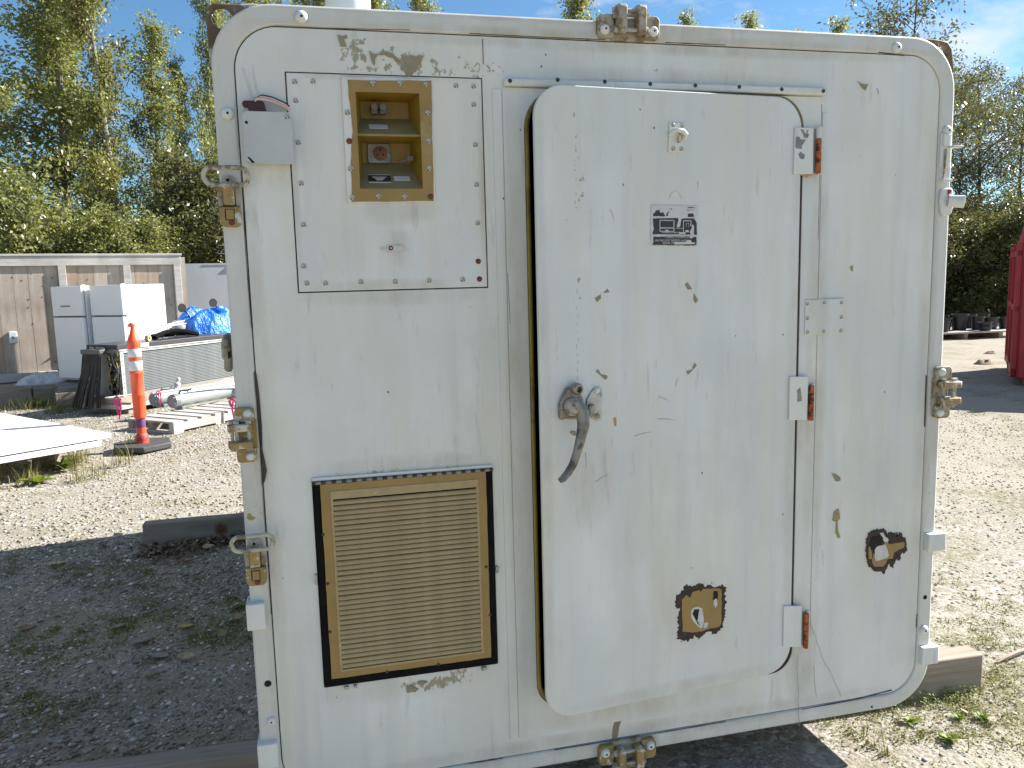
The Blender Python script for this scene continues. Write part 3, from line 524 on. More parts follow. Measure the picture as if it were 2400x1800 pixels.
for s_ in ([(0.871,0.727),(0.881,0.736),(0.896,0.736),(0.910,0.738),(0.917,0.724),(0.926,0.699),(0.922,0.691),(0.898,0.686),(0.876,0.685),(0.871,0.697)], [(0.887,0.780),(0.901,0.780),(0.909,0.765),(0.922,0.754),(0.920,0.744),(0.906,0.748),(0.896,0.763)]): MB().prism(jag(s_, .0008, .008, 4), -.0020, -.0013).build('pale_residue', M_bare, SH, smooth=False)
MB().prism(jag([(0.859,0.765),(0.873,0.770),(0.894,0.771),(0.902,0.761),(0.899,0.745),(0.888,0.737),(0.873,0.732),(0.857,0.724),(0.851,0.744)], .0012, .006, 7), -.0021, -.0014).build('dark_hole', M_hole, SH, smooth=False)
for s_ in ([(0.715,0.867),(0.732,0.876),(0.737,0.844),(0.727,0.835),(0.731,0.803),(0.741,0.779),(0.732,0.777),(0.723,0.794),(0.725,0.830),(0.710,0.839)], [(0.749,1.656),(0.757,1.659),(0.755,1.641),(0.751,1.646)], [(-1.205,1.450),(-1.205,1.450),(-1.205,1.450)]): 
    if abs(s_[0][0] - s_[1][0]) > .003: MB().prism(jag(s_, .0008, .01, 4), -.0004, .0031).build('olive_chip', M_olivechip, SH, smooth=False)
# wedge and vee shaped flakes
for s_, sd_ in (([(-0.624,2.235),(-0.594,2.238),(-0.567,2.240),(-0.574,2.225),(-0.587,2.207),(-0.600,2.187),(-0.608,2.183),(-0.620,2.194),(-0.630,2.206),(-0.617,2.214)], 1), ([(-0.789,2.281),(-0.768,2.283),(-0.766,2.276),(-0.774,2.274),(-0.769,2.255),(-0.785,2.254),(-0.786,2.271)], 2), ([(-0.710,2.246),(-0.693,2.237),(-0.676,2.247),(-0.650,2.242),(-0.633,2.221),(-0.655,2.232),(-0.687,2.239),(-0.697,2.229),(-0.700,2.209),(-0.706,2.219)], 3),
                ([(0.755,2.215),(0.766,2.206),(0.781,2.204),(0.791,2.207),(0.782,2.187),(0.769,2.195)], 4), ([(-0.690,0.475),(-0.675,0.475),(-0.656,0.464),(-0.666,0.456),(-0.688,0.456)], 5), ([(-0.655,0.485),(-0.641,0.488),(-0.627,0.481),(-0.641,0.475),(-0.653,0.477)], 6)):
    MB().prism(jag(s_, .0022, .006, sd_), -.0004, .0031).build('flaked_patch', M_chip, SH, smooth=False)
MB().prism(jag([(-1.095,1.033),(-1.086,1.035),(-1.082,1.027),(-1.075,1.023),(-1.079,1.017),(-1.090,1.015),(-1.096,1.022)], .0015, .01, 2), -.0004, .0005).build('olive_chip', M_olivechip, SH, smooth=False)
# grey brush smear upper left, drip stain below the door
for s_ in ([(-1.033,2.191),(-1.026,2.194),(-1.020,2.172),(-1.011,2.139),(-1.003,2.109),(-1.012,2.108),(-1.020,2.141),(-1.027,2.168)], [(-1.006,2.199),(-1.002,2.198),(-1.000,2.172),(-0.996,2.145),(-0.988,2.109),(-0.994,2.109),(-1.002,2.139),(-1.006,2.169)]): MB().prism(jag(s_, .001, .02, 6), .0022, .0031).build('grey_smear', M_scuff, SH, smooth=False)
MB().prism(jag([(-0.050,0.306),(-0.006,0.313),(-0.013,0.287),(-0.031,0.244),(-0.042,0.199),(-0.057,0.196),(-0.054,0.242),(-0.045,0.277)], .0012, .02, 3), .0020, .0032).build('drip_stain', M_stain, SH, smooth=False)
# rust runs under the hinges and handle
M_run = simple('rust_run', (.42, .24, .12), .8, 0, .35, 40)
for s_ in ([(-0.009,1.934),(0.001,1.937),(0.021,1.939),(0.042,1.941),(0.043,1.934),(0.035,1.929),(0.028,1.933),(0.022,1.926),(0.015,1.931),(0.002,1.931)], [(-0.630,1.240),(-0.621,1.242),(-0.618,1.228),(-0.619,1.217),(-0.625,1.214)], [(-0.738,1.217),(-0.728,1.226),(-0.717,1.217),(-0.722,1.208),(-0.734,1.207)]): MB().prism(jag(s_, .001, .008, 3), -.0007, -.0001).build('rust_run', M_run, door, smooth=False)

# ------------------------------------------------------------------ rim hardware of the shelter
def YM(x, z, a): return Matrix.Translation((x, 0, z)) @ Matrix.Rotation(-a, 4, 'Y')
def clamp(x, z, a, seed, sc):
    """two bars bolted through pads across the rim edge; u runs along the rim, v outwards, w off the face"""
    T = YM(x, z, a) @ Matrix.Diagonal((sc, sc, sc, 1)); rng = random.Random(seed)
    m = MB(); m.box(-.052, -.010, -.045, .052, .014, .022, T)
    b = m.build('clamp', M_clamp if seed == 2 else M_clampw, SH, .002); b['label'] = ('tan chipped clamp on the top rim', 'tan chipped clamp on the bottom rim', 'tan clamp on the left rim', 'tan clamp on the right rim')[seed]
    for s in (-1, 1):
        pts = [(.048 * s, -.040), (.092 * s, -.040), (.100 * s, -.026), (.100 * s, .018), (.090 * s, .028), (.048 * s, .028)]
        MB().prism(pts, -.020, .003, T).build('clamp_pad', M_clamp if seed in (1, 2) else M_clampw, b, .003)
        q = T @ Vector((.078 * s, -.020, -.018)); MB().lathe([(.0155 * sc, 0), (.0148 * sc, .004), (.010 * sc, .009), (.004 * sc, .010)], q, (0, -1, 0), 14).build('clamp_bolt', M_white, b)
        q = T @ Vector((.078 * s, -.0295, -.018)) + Vector((0, -.0005, 0)); MB().lathe([(.0042, 0), (.003, .001)], q, (0, -1, 0), 8).build('bolt_socket', M_hole, b)
        pts = [(-.032, -.018), (-.032, -.052), (.040, -.056), (.050, -.048), (.054, -.020), (.050, -.008), (-.026, -.008)]   # v, y
        m = MB(); u0, u1 = s * .031 - .0125, s * .031 + .0125
        k = len(pts); vv = [T @ Vector((u0, y, v)) for v, y in pts] + [T @ Vector((u1, y, v)) for v, y in pts]
        m.add(vv, [tuple(range(k)), tuple(range(2 * k - 1, k - 1, -1))] + [(i, i + k, (i + 1) % k + k, (i + 1) % k) for i in range(k)])
        o = m.build('clamp_bar', M_clamp if seed else M_clampw, b, .003)
        bm = bmesh.new(); bm.from_mesh(o.data); bmesh.ops.recalc_face_normals(bm, faces=bm.faces); bm.to_mesh(o.data); bm.free()
    for v, y in ((-.020, -.034), (.022, -.034), (.038, -.024)):
        MB().cyl(T @ Vector((-.050, y, v)), T @ Vector((.050, y, v)), .0062 * sc, 10).build('clamp_stud', M_ring, b)
        for u in (-.054, .044): MB().lathe([(.0105 * sc, 0), (.0105 * sc, .010 * sc), (.008 * sc, .012 * sc)], T @ Vector((u, y, v)), T.to_3x3() @ Vector((1, 0, 0)), 6).build('stud_nut', M_ring, b)
clamp(*(0.007,2.339), 0, 0, .92)
clamp(*(-0.012,0.158), PI, 1, .95)
clamp((-1.089,1.252)[0], (-1.089,1.252)[1], PI / 2, 2, .74)
clamp((1.104,1.240)[0], (1.104,1.240)[1], -PI / 2, 3, .86)

def ring_latch(c, lab, tilt):
    """over-centre latch: pull ring above a two-block catch; c is the middle of the ring"""
    x, z = c[0], c[1]; xb = x + .002
    la = MB().prism([(xb - .027, z - .072), (xb + .027, z - .072), (xb + .029, z - .032), (xb + .018, z - .012), (xb - .018, z - .012), (xb - .029, z - .032)], -.013, .002).build('ring_latch', M_clampw, SH, .003); la['label'] = lab
    m = MB(); m.box(xb - .0135, -.028, z - .070, xb + .0135, -.012, z - .022); m.build('latch_tongue', M_clamp, la, .002)
    m = MB(); m.box(xb - .0155, -.0145, z - .0725, xb + .0155, -.0125, z - .034); m.build('latch_gap', M_hole, la)
    m = MB(); m.prism(rrect(xb - .026, z - .124, xb + .027, z - .0735, [.014, .014, .003, .003], 5), -.022, .002); kp = m.build('latch_keeper', M_clamp, la, .003)
    m = MB(); m.prism([(xb - .012, z - .108), (xb + .011, z - .108), (xb + .011, z - .080), (xb - .012, z - .080)], -.0228, -.0215); m.build('keeper_slot', M_hole, kp)
    m = MB(); m.prism([(xb - .009, z - .106), (xb + .0095, z - .106), (xb + .0095, z - .0815), (xb - .009, z - .0815)], -.025, -.0225); m.build('keeper_tongue', M_tan, kp)
    MB().lathe([(.0075, 0), (.0065, .003), (.003, .004)], (xb + .003, -.022, z - .114), (0, -1, 0), 10).build('keeper_screw', M_screwr, kp)
    pts = []
    for i in range(48):
        t = 2 * PI * i / 48; cc, s = math.cos(t), math.sin(t)
        pts.append((x + (.034 if cc > 0 else -.034) + .0195 * cc, -.032 - .008 * tilt * s, z + .0205 * s))
    MB().tube(pts, .0062, 10, True).build('pull_ring', M_ring, la)
    m = MB(); m.box(xb - .012, -.031, z - .036, xb + .012, -.018, z - .016); m.build('ring_neck', M_clamp, la, .004)
    m = MB(); m.prism([(xb - .020, z - .018), (xb + .020, z - .018), (xb + .013, z + .004), (xb - .013, z + .004)], -.012, -.001); m.build('latch_mount', M_ring, la, .002)
    MB().lathe([(.0085, 0), (.0075, .004), (.004, .005)], (xb, -.012, z - .007), (0, -1, 0), 12).build('latch_bolt', M_ring, la)
    MB().lathe([(.0048, 0), (.003, .0008)], (xb, -.0171, z - .007), (0, -1, 0), 8).build('bolt_socket', M_hole, la)
ring_latch((-1.085,1.920), 'pull ring latch high on the left rim', 1)
ring_latch((-1.084,0.961), 'pull ring latch low on the left rim', .3)

me_dome = MB().lathe([(.0165, 0), (.016, .004), (.0115, .0095), (.005, .0115)], (0, 0, 0), (0, -1, 0), 16).mesh('rim_bolt', M_white)
me_sock = MB().lathe([(.0046, -.001), (.003, .0005)], (0, -.0115, 0), (0, -1, 0), 8).mesh('bolt_socket', M_hole)
def bolt(xz, s=1., ax=None):
    o = link('rim_bolt', me_dome, SH, (xz[0], -.0005, xz[1])); o.scale = (s, s, s); link('bolt_socket', me_sock, o); return o
for q in ((-0.878,2.321), (-1.073,2.079), (0.885,2.316), (1.081,2.073), (1.076,0.417)): bolt(q)
bolt((-1.070,0.431), .8)
for q, s in (((-1.073,0.543), .010), ((1.077,0.533), .008), ((0.882,0.165), .004)):
    MB().lathe([(s, 0), (s * .8, .0015)], (q[0], -.0004, q[1]), (0, -1, 0), 10).build('bolt_hole', M_hole, SH)
MB().lathe([(.012, 0), (.010, .0008)], ((-1.070,0.431)[0], -.0002, (-1.070,0.431)[1]), (0, -1, 0), 12).build('rust_ring', M_screwr, SH)
for a, b in (((-1.115,0.785), (-1.066,0.710)), ((-1.112,0.373), (-1.057,0.299)), ((1.064,0.761), (1.133,0.700)), ((1.060,0.360), (1.125,0.297))):
    m = MB(); s = 1 if a[0] > 0 else -1
    m.box(min(a[0], b[0]), -.020, b[1], max(a[0], b[0]), .05, a[1]); m.build('stacking_lug', M_white, SH, .003)

# corner lifting plates behind the rim
def corner_plate(pts, hole, y, lab):
    lp = jag(pts, .0015, .03, 3)
    MB().plate(lp, [[(hole[0] + hole[2] * math.cos(t), hole[1] + hole[2] * math.sin(t)) for t in [2 * PI * i / 18 for i in range(18)]]], y, y + .022).build('lifting_plate', M_bracket, SH, .004)['label'] = lab
corner_plate([(-1.116,2.210), (-1.117,2.280), (-1.116,2.343), (-1.109,2.362), (-1.096,2.368), (-0.970,2.372), (-0.954,2.287), (-1.068,2.176)], ((-1.079,2.333)[0], (-1.079,2.333)[1], .027), .07, 'brown lifting plate with a round eye behind the upper left corner')
corner_plate([(1.244,2.295), (1.230,2.370), (1.212,2.391), (1.181,2.399), (1.075,2.400), (1.046,2.329), (1.185,2.210)], ((1.190,2.364)[0], (1.190,2.364)[1], .020), .16, 'brown and white lifting plate behind the upper right corner')
# sling hardware on the left wall
m = MB(); m.prism([(-1.116,1.516), (-1.136,1.515), (-1.143,1.493), (-1.144,1.452), (-1.138,1.442), (-1.141,1.414), (-1.121,1.408)], .10, .15); lug = m.build('tie_down_lug', M_clampw, SH, .008)
m = MB(); m.prism([(-1.134,1.503), (-1.120,1.504), (-1.121,1.482), (-1.133,1.482)], .085, .12); m.build('tie_down_pin', M_steel, lug, .003)
m = MB(); m.prism([(-1.126,1.466), (-1.119,1.470), (-1.119,1.452), (-1.126,1.447)], .095, .12); m.build('lug_eye', M_hole, lug)
# holdback and socket on the right rim
m = MB(); m.prism([(1.056,2.065), (1.095,2.065), (1.091,1.961), (1.055,1.961)], -.006, .001); hk = m.build('holdback_plate', M_white, SH, .001)
m = MB(); m.prism([(1.061,2.061), (1.086,2.061), (1.086,2.025), (1.063,2.023)], -.012, -.005); m.build('holdback_tab', M_white, hk, .001)
m = MB(); x, z = (1.104,2.022); m.box(x - .022, -.03, z - .003, x + .016, -.005, z + .003); m.build('holdback_hook', M_white, hk, .001)
m = MB(); m.tube([(*(1.072,2.015)[:1], -.010, (1.072,2.015)[1]), (*(1.071,1.969)[:1], -.010, (1.071,1.969)[1]), (*(1.064,1.920)[:1], -.010, (1.064,1.920)[1])], .0035, 6); m.build('holdback_rod', M_clampw, hk)
m = MB(); m.prism([(1.058,1.923), (1.093,1.923), (1.092,1.914), (1.059,1.914)], -.020, .001); m.build('holdback_ledge', M_white, hk, .001)
m = MB(); m.prism([(1.063,1.890),(1.082,1.896),(1.100,1.896),(1.106,1.885),(1.108,1.839),(1.104,1.818),(1.092,1.808),(1.074,1.807),(1.065,1.821),(1.059,1.860)], -.012, .001); so = m.build('socket_flange', M_white, SH, .004)
a = (1.077,-0.030,1.855); m = MB(); m.lathe([(.019, 0), (.0195, .034), (.0205, .044), (.017, .045), (.015, .040)], (1.088, -.012, a[2]), (.80, -.60, -.10), 18); m.build('socket_barrel', M_white, so)
m = MB(); m.lathe([(.015, 0), (.004, .001)], Vector((1.088, -.012, a[2])) + Vector((.80, -.60, -.10)).normalized() * .041, (.80, -.60, -.10), 16); m.build('socket_mouth', M_clampw, so)
q = (1.089,1.883); MB().prism([(q[0] - .006, q[1] - .008), (q[0] + .003, q[1] - .002), (q[0] + .005, q[1] + .008), (q[0] - .006, q[1] + .007)], -.0165, -.0115).build('red_tag', simple('red_tag', (.25, .01, .012), .5), so)
# vent stack on the roof, threads under the hinge
m = MB(); m.cyl(((-0.732,2.538)[0], .55, 2.34), ((-0.732,2.538)[0], .55, 2.75), .072, 24); m.build('roof_pipe', M_white, SH)
m = MB()
for pts in ([(0.590,0.394), (0.588,0.342), (0.596,0.266), (0.595,0.190), (0.607,0.127)], [(0.623,0.530), (0.646,0.467), (0.681,0.373), (0.717,0.308), (0.769,0.201)], [(0.651,0.348), (0.657,0.272), (0.664,0.225)]):
    q = []
    rng = random.Random(len(q) + 3)
    for i in range(len(pts) - 1):
        for t in range(5): q.append((pts[i][0] + (pts[i + 1][0] - pts[i][0]) * t / 5 + rng.uniform(-.0015, .0015), -.003 - rng.random() * .004, pts[i][1] + (pts[i + 1][1] - pts[i][1]) * t / 5))
    m.tube(q, .0007, 5)
m.build('cobweb_thread', M_web, SH)

# ------------------------------------------------------------------ ground
M_ground = None
def ground_mat():
    k = NT('gravel_ground'); v = k.coord()
    big = k.noise(v, .55, 5, .6); mid = k.noise(v, 3.2, 6, .62); fine = k.noise(v, 140, 3, .6)
    c1 = k.vor(v, 46, 'Color'); d1 = k.vor(v, 46, 'Distance'); c2 = k.vor(v, 120, 'Color'); d2 = k.vor(v, 120, 'Distance')
    g1 = k.n('ShaderNodeSeparateColor'); k.set(g1.inputs[0], c1); g2 = k.n('ShaderNodeSeparateColor'); k.set(g2.inputs[0], c2)
    peb = k.ramp(g1.outputs[0], [(0, (.18, .16, .13)), (.45, (.28, .257, .215)), (.8, (.36, .338, .295)), (1, (.50, .485, .44))])
    peb2 = k.ramp(g2.outputs[0], [(0, (.19, .167, .135)), (.5, (.28, .255, .21)), (1, (.42, .395, .345))])
    col = k.mix(k.rng(mid, .44, .58), peb, peb2)
    dirt = k.mix(k.rng(fine, .3, .7), (.29, .26, .205), (.385, .35, .285)); sand = k.mix(k.rng(fine, .3, .7), (.35, .295, .21), (.46, .395, .29))
    sp = k.n('ShaderNodeSeparateXYZ'); k.set(sp.inputs[0], k.tc.outputs['Object'])
    # bare trodden soil in front of the shelter and across the open yard
    near = k.rng(k.math('ADD', sp.outputs[1], k.math('MULTIPLY', mid, .5)), -.05, .35, 1, 0)
    yard = k.math('MULTIPLY', k.rng(sp.outputs[0], 2.6, 4.5), k.rng(big, .35, .6, .35, .9))
    gen = k.rng(big, .52, .72, 0, .6)
    col = k.mix(k.math('MAXIMUM', k.math('MAXIMUM', k.math('MULTIPLY', near, .85), yard), gen), col, k.mix(near, dirt, sand))
    soil = k.math('MULTIPLY', k.math('MULTIPLY', k.rng(sp.outputs[0], -.7, -1.3), k.rng(sp.outputs[1], 3.6, 2.6)), k.rng(k.noise(k.coord(loc=(9, 1, 0)), 1.3, 6, .65), .36, .6, .15, .75)); col = k.mix(soil, col, (.35, .275, .17))  # brown soil tint that also paints warmth into the shelter's shadowed ground
    moss = k.noise(k.coord(loc=(4, 2, 0)), 1.5, 7, .68); mf = k.noise(v, 26, 5, .6)
    col = k.mix(k.math('MULTIPLY', k.rng(moss, .50, .62, 0, .65), k.rng(mf, .38, .58)), col, (.12, .115, .032))
    h = k.math('ADD', k.math('MULTIPLY', d1, -1.0), k.math('ADD', k.math('MULTIPLY', d2, -.45), k.math('MULTIPLY', mid, .8)))
    k.bump(h, .5, .011)
    return k.done(col, .92, 0, .15)
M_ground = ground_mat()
# one sheet to the horizon, gently uneven near the shelter
def ground_z(x, y):
    r = math.hypot(x, y - 3); w = max(0, 1 - r / 26.)
    return (.012 * math.sin(1.7 * x + .6 * y) * math.sin(1.1 * y - .4 * x) + .007 * math.sin(4.1 * x + 1.3) * math.sin(3.7 * y)) * w - .006
xs = sorted(set([-600, -120, -50, -28, -18] + [round(-14 + .35 * i, 3) for i in range(90)] + [19, 24, 32, 60, 150, 600])); ys = sorted(set([-600, -100, -30, -10] + [round(-5 + .35 * i, 3) for i in range(66)] + [20, 26, 40, 90, 250, 600]))
m = MB(); m.v = [(x, y, ground_z(x, y)) for y in ys for x in xs]; nx = len(xs)
m.f = [(j * nx + i, j * nx + i + 1, (j + 1) * nx + i + 1, (j + 1) * nx + i) for j in range(len(ys) - 1) for i in range(nx - 1)]
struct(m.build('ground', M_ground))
# raised strip along the fence, held by a timber edge
TER = .24
m = MB(); v = [(-14, 8.35), (-9, 9.75), (-5.2, 10.85), (-3.2, 11.45), (2.5, 12.8), (2.5, 40), (-40, 40), (-40, 4)]
m.v = [(x, y, -.05) for x, y in v] + [(x, y, TER) for x, y in v]; kk = len(v); m.f = [tuple(range(kk, 2 * kk))] + [(i, (i + 1) % kk, (i + 1) % kk + kk, i + kk) for i in range(kk)]
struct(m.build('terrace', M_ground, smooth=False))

# loose stones: real pebbles near the camera
rng_ = np.random.default_rng(7)
def pebbles(name, n, area, smin, smax, mat, power=2.2, zf=None):
    base = np.array([(1, 0, 0), (-1, 0, 0), (0, 1, 0), (0, -1, 0), (0, 0, 1), (0, 0, -.6), (.6, .6, .35), (-.6, .6, .35), (-.6, -.6, .35), (.6, -.6, .35)])
    F_ = np.array([(4, 0, 6), (4, 6, 2), (4, 2, 7), (4, 7, 1), (4, 1, 8), (4, 8, 3), (4, 3, 9), (4, 9, 0), (0, 5, 2), (2, 5, 1), (1, 5, 3), (3, 5, 0), (0, 2, 6), (2, 1, 7), (1, 3, 8), (3, 0, 9)])
    x0, y0, x1, y1 = area
    P = np.stack([rng_.uniform(x0, x1, n), rng_.uniform(y0, y1, n)], 1)
    s = smin + (smax - smin) * rng_.random(n) ** power
    B = base[None] * rng_.uniform(.7, 1.25, (n, 10, 1)) * np.stack([s, s * rng_.uniform(.6, 1, n), s * rng_.uniform(.35, .75, n)], 1)[:, None]
    a = rng_.uniform(0, 2 * PI, n); c, q = np.cos(a)[:, None], np.sin(a)[:, None]
    X = B[..., 0] * c - B[..., 1] * q + P[:, :1]; Y = B[..., 0] * q + B[..., 1] * c + P[:, 1:]
    gz = np.array([ground_z(*p) for p in P]) if zf is None else np.full(n, zf)
    Z = B[..., 2] + gz[:, None] + s[:, None] * .12
    V = np.stack([X, Y, Z], -1).reshape(-1, 3); Fc = (F_[None] + (np.arange(n) * 10)[:, None, None]).reshape(-1, 3)
    me = bpy.data.meshes.new(name); me.vertices.add(len(V)); me.vertices.foreach_set('co', V.ravel()); me.loops.add(len(Fc) * 3); me.loops.foreach_set('vertex_index', Fc.ravel())
    me.polygons.add(len(Fc)); me.polygons.foreach_set('loop_start', np.arange(len(Fc)) * 3); me.update(calc_edges=True)
    me.polygons.foreach_set('use_smooth', [True] * len(Fc))
    at = me.attributes.new('tint', 'FLOAT', 'FACE'); at.data.foreach_set('value', np.repeat(rng_.random(n), 16))
    me.materials.append(mat); return stuff(link(name, me))
def attr_mat(name, stops, rough=.8, spec=.3, trans=0.):
    k = NT(name); at = k.n('ShaderNodeAttribute', attribute_name='tint'); col = k.ramp(at.outputs['Fac'], stops); k.done(col, rough, 0, spec)
    if trans:
        tr = k.n('ShaderNodeBsdfTranslucent'); k.set(tr.inputs[0], k.mix(.5, col, (.16, .20, .02))); mx = k.n('ShaderNodeMixShader'); mx.inputs[0].default_value = trans
        k.t.links.new(k.b.outputs[0], mx.inputs[1]); k.t.links.new(tr.outputs[0], mx.inputs[2]); k.t.links.new(mx.outputs[0], k.t.nodes['Material Output'].inputs[0])
    return k.m
M_peb = attr_mat('pebble_mix', [(0, (.16, .13, .095)), (.3, (.28, .24, .18)), (.65, (.36, .32, .255)), (.84, (.52, .48, .40)), (1, (.80, .77, .70))], .85)
M_pebw = attr_mat('shade_warm_pebble_mix', [(0, (.15, .115, .08)), (.35, (.29, .235, .165)), (.7, (.40, .34, .255)), (.86, (.58, .52, .42)), (1, (.85, .80, .70))], .85)  # browner copy of the pebble mix; its colour warms the shaded gravel
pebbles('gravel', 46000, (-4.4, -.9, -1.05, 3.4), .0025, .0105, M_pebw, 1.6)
pebbles('gravel', 30000, (-5.2, -.9, -1.0, 9.5), .004, .019, M_peb)
M_pebl = attr_mat('pale_pebble_mix', [(0, (.19, .17, .14)), (.4, (.29, .265, .22)), (.8, (.39, .365, .315)), (1, (.62, .60, .55))], .85)
pebbles('gravel', 30000, (1.0, -.2, 6.5, 7.5), .003, .0125, M_pebl)
pebbles('gravel', 1500, (-1.2, -1.6, 3.0, 0.2), .0025, .008, M_pebl, 3)
pebbles('gravel', 9000, (-9, 5.0, -4.2, 11), .007, .024, M_peb)

# ------------------------------------------------------------------ small growth and litter on the ground
def blades(name, centres, mat, n, hgt, spread, width=.0035, lean=.6):
    V = []; Fc = []; T = []
    rng = random.Random(len(name) + n)
    for cx, cy, sc, z in centres:
        for i in range(n):
            a = rng.uniform(0, 2 * PI); r = spread * sc * math.sqrt(rng.random()); x, y = cx + r * math.cos(a), cy + r * math.sin(a)
            h = hgt * sc * rng.uniform(.4, 1.1); b = rng.uniform(0, 2 * PI); l = h * lean * rng.uniform(.2, 1.2); w = width * rng.uniform(.6, 1.3) * (.6 + .4 * sc)
            dx, dy = math.cos(b), math.sin(b); o = len(V)
            V += [(x - dy * w, y + dx * w, z), (x + dy * w, y - dx * w, z), (x + dx * l * .4 + dy * w * .8, y + dy * l * .4 - dx * w * .8, z + h * .6), (x + dx * l * .4 - dy * w * .8, y + dy * l * .4 + dx * w * .8, z + h * .6), (x + dx * l, y + dy * l, z + h)]
            Fc += [(o, o + 1, o + 2, o + 3), (o + 3, o + 2, o + 4)]; t = rng.random(); T += [t, t]
    me = bpy.data.meshes.new(name); me.from_pydata(V, [], Fc); at = me.attributes.new('tint', 'FLOAT', 'FACE'); at.data.foreach_set('value', T); me.materials.append(mat)
    return me
def leaflets(name, centres, mat, n, spread, size, hgt, elong=1.5):
    V = []; Fc = []; T = []; rng = random.Random(n * 7 + len(name))
    for cx, cy, sc, z in centres:
        for i in range(n):
            a = rng.uniform(0, 2 * PI); r = spread * sc * math.sqrt(rng.random()); p = Vector((cx + r * math.cos(a), cy + r * math.sin(a), z + hgt * sc * rng.random() * (1.1 - r / (spread * sc + .0001) * .8)))
            d = Vector((rng.uniform(-1, 1), rng.uniform(-1, 1), rng.uniform(-.25, .6))).normalized(); s = d.cross(Vector((rng.uniform(-.5, .5), rng.uniform(-.5, .5), 1))).normalized(); q = size * rng.uniform(.5, 1.2) * (.6 + .4 * sc)
            o = len(V); V += [p, p + d * q * elong * .5 + s * q * .38, p + d * q * elong, p + d * q * elong * .5 - s * q * .38]; Fc.append((o, o + 1, o + 2, o + 3)); T.append(rng.random())
    me = bpy.data.meshes.new(name); me.from_pydata([tuple(v) for v in V], [], Fc); at = me.attributes.new('tint', 'FLOAT', 'FACE'); at.data.foreach_set('value', T); me.materials.append(mat)
    return me
M_grass = attr_mat('grass_blades', [(0, (.10, .12, .03)), (.5, (.19, .19, .05)), (.8, (.28, .25, .09)), (1, (.40, .34, .17))], .6, .3, .3)
M_moss = attr_mat('low_leaflets', [(0, (.12, .13, .035)), (.5, (.21, .21, .06)), (.8, (.30, .27, .10)), (1, (.40, .32, .16))], .6, .3, .3)
M_weed = attr_mat('fresh_weed', [(0, (.13, .18, .03)), (.6, (.21, .27, .045)), (1, (.30, .33, .08))], .5, .4, .35)
M_litter = attr_mat('dry_leaf_litter', [(0, (.075, .045, .03)), (.5, (.16, .105, .07)), (.85, (.26, .19, .13)), (1, (.36, .27, .15))], .8, .3)
rg = random.Random(3)
M_mosl = attr_mat('yellow_green_moss', [(0, (.10, .11, .02)), (.5, (.19, .19, .035)), (.85, (.27, .25, .06)), (1, (.33, .24, .10))], .7, .2, .3)
c = []
for px in ((-2.331,2.847), (-2.061,2.690), (-2.207,2.497), (-2.744,3.130), (-2.725,2.861), (-1.979,1.787), (-2.200,1.782), (-1.821,2.049), (-1.730,1.531), (-1.362,1.855), (-1.423,1.669), (-1.418,2.099), (-1.976,1.080), (-2.116,1.186), (-2.060,1.673), (-2.296,1.743), (-1.527,1.725), (-1.777,2.270), (-1.905,1.966)):
    for i in range(9): s = rg.uniform(.3, 1); c.append((px[0] + rg.gauss(0, .10), px[1] + rg.gauss(0, .10), s, ground_z(*px)))
stuff(link('ground_moss', leaflets('ground_moss', c, M_mosl, 80, .085, .0085, .010)))
stuff(link('grass', blades('grass', c[::4], M_mosl, 12, .045, .05, .0022)))
c2 = []
for px in ((1.282,0.056), (1.322,0.227), (1.097,0.138), (1.507,0.174), (1.687,0.257), (1.629,0.345), (1.112,0.047), (1.434,0.041), (1.644,0.135), (1.354,0.155), (1.850,0.356), (1.005,0.135), (1.229,-0.040), (0.911,0.105), (1.476,-0.028), (1.424,0.298), (1.337,0.290), (1.515,0.289)):
    for i in range(7): s = rg.uniform(.35, 1); c2.append((px[0] + rg.gauss(0, .09), px[1] + rg.gauss(0, .09), s, ground_z(*px)))
for px in ((2.020,0.759), (2.058,0.675), (1.845,0.647), (2.225,0.771), (2.210,0.934), (1.824,0.699), (2.060,0.539)):
    for i in range(8): s = rg.uniform(.4, 1); c2.append((px[0] + rg.gauss(0, .2), px[1] + rg.gauss(0, .2), s, ground_z(*px)))
stuff(link('ground_moss', leaflets('ground_moss', c2, M_moss, 45, .085, .0095, .02)))
stuff(link('grass', blades('grass', c2[::3], M_grass, 10, .05, .06, .0022)))
c3 = [(px[0] + rg.gauss(0, .06), px[1] + rg.gauss(0, .03), rg.uniform(.5, 1), 0) for px in ((1.334,0.263), (1.338,0.223), (1.395,0.233), (1.443,0.242), (1.517,0.265), (1.553,0.254), (1.254,0.215), (1.338,0.191)) for i in range(3)]
stuff(link('chickweed', leaflets('chickweed', c3, M_weed, 34, .05, .010, .075, 1.2)))
c4 = [(px[0] + rg.gauss(0, .35), px[1] + rg.gauss(0, .2), rg.uniform(.5, 1.3), .0) for px in ((-5.504,10.964), (-5.239,10.852), (-5.121,11.025), (-4.779,10.659), (-4.621,10.814), (-4.390,10.496), (-4.691,9.811), (-4.916,9.535), (-4.389,9.687), (-4.142,9.975), (-5.332,10.266), (-3.445,5.510), (-3.433,5.932), (-3.369,6.094), (-3.410,5.189)) for i in range(5)]
stuff(link('dry_grass', blades('dry_grass', c4, attr_mat('dry_grass_blades', [(0, (.10, .12, .03)), (.4, (.24, .21, .08)), (1, (.42, .36, .20))], .7, .2, .3), 34, .20, .10, .003, .8)))
stuff(link('dry_grass', leaflets('dry_grass', c4, M_moss, 40, .22, .02, .03)))
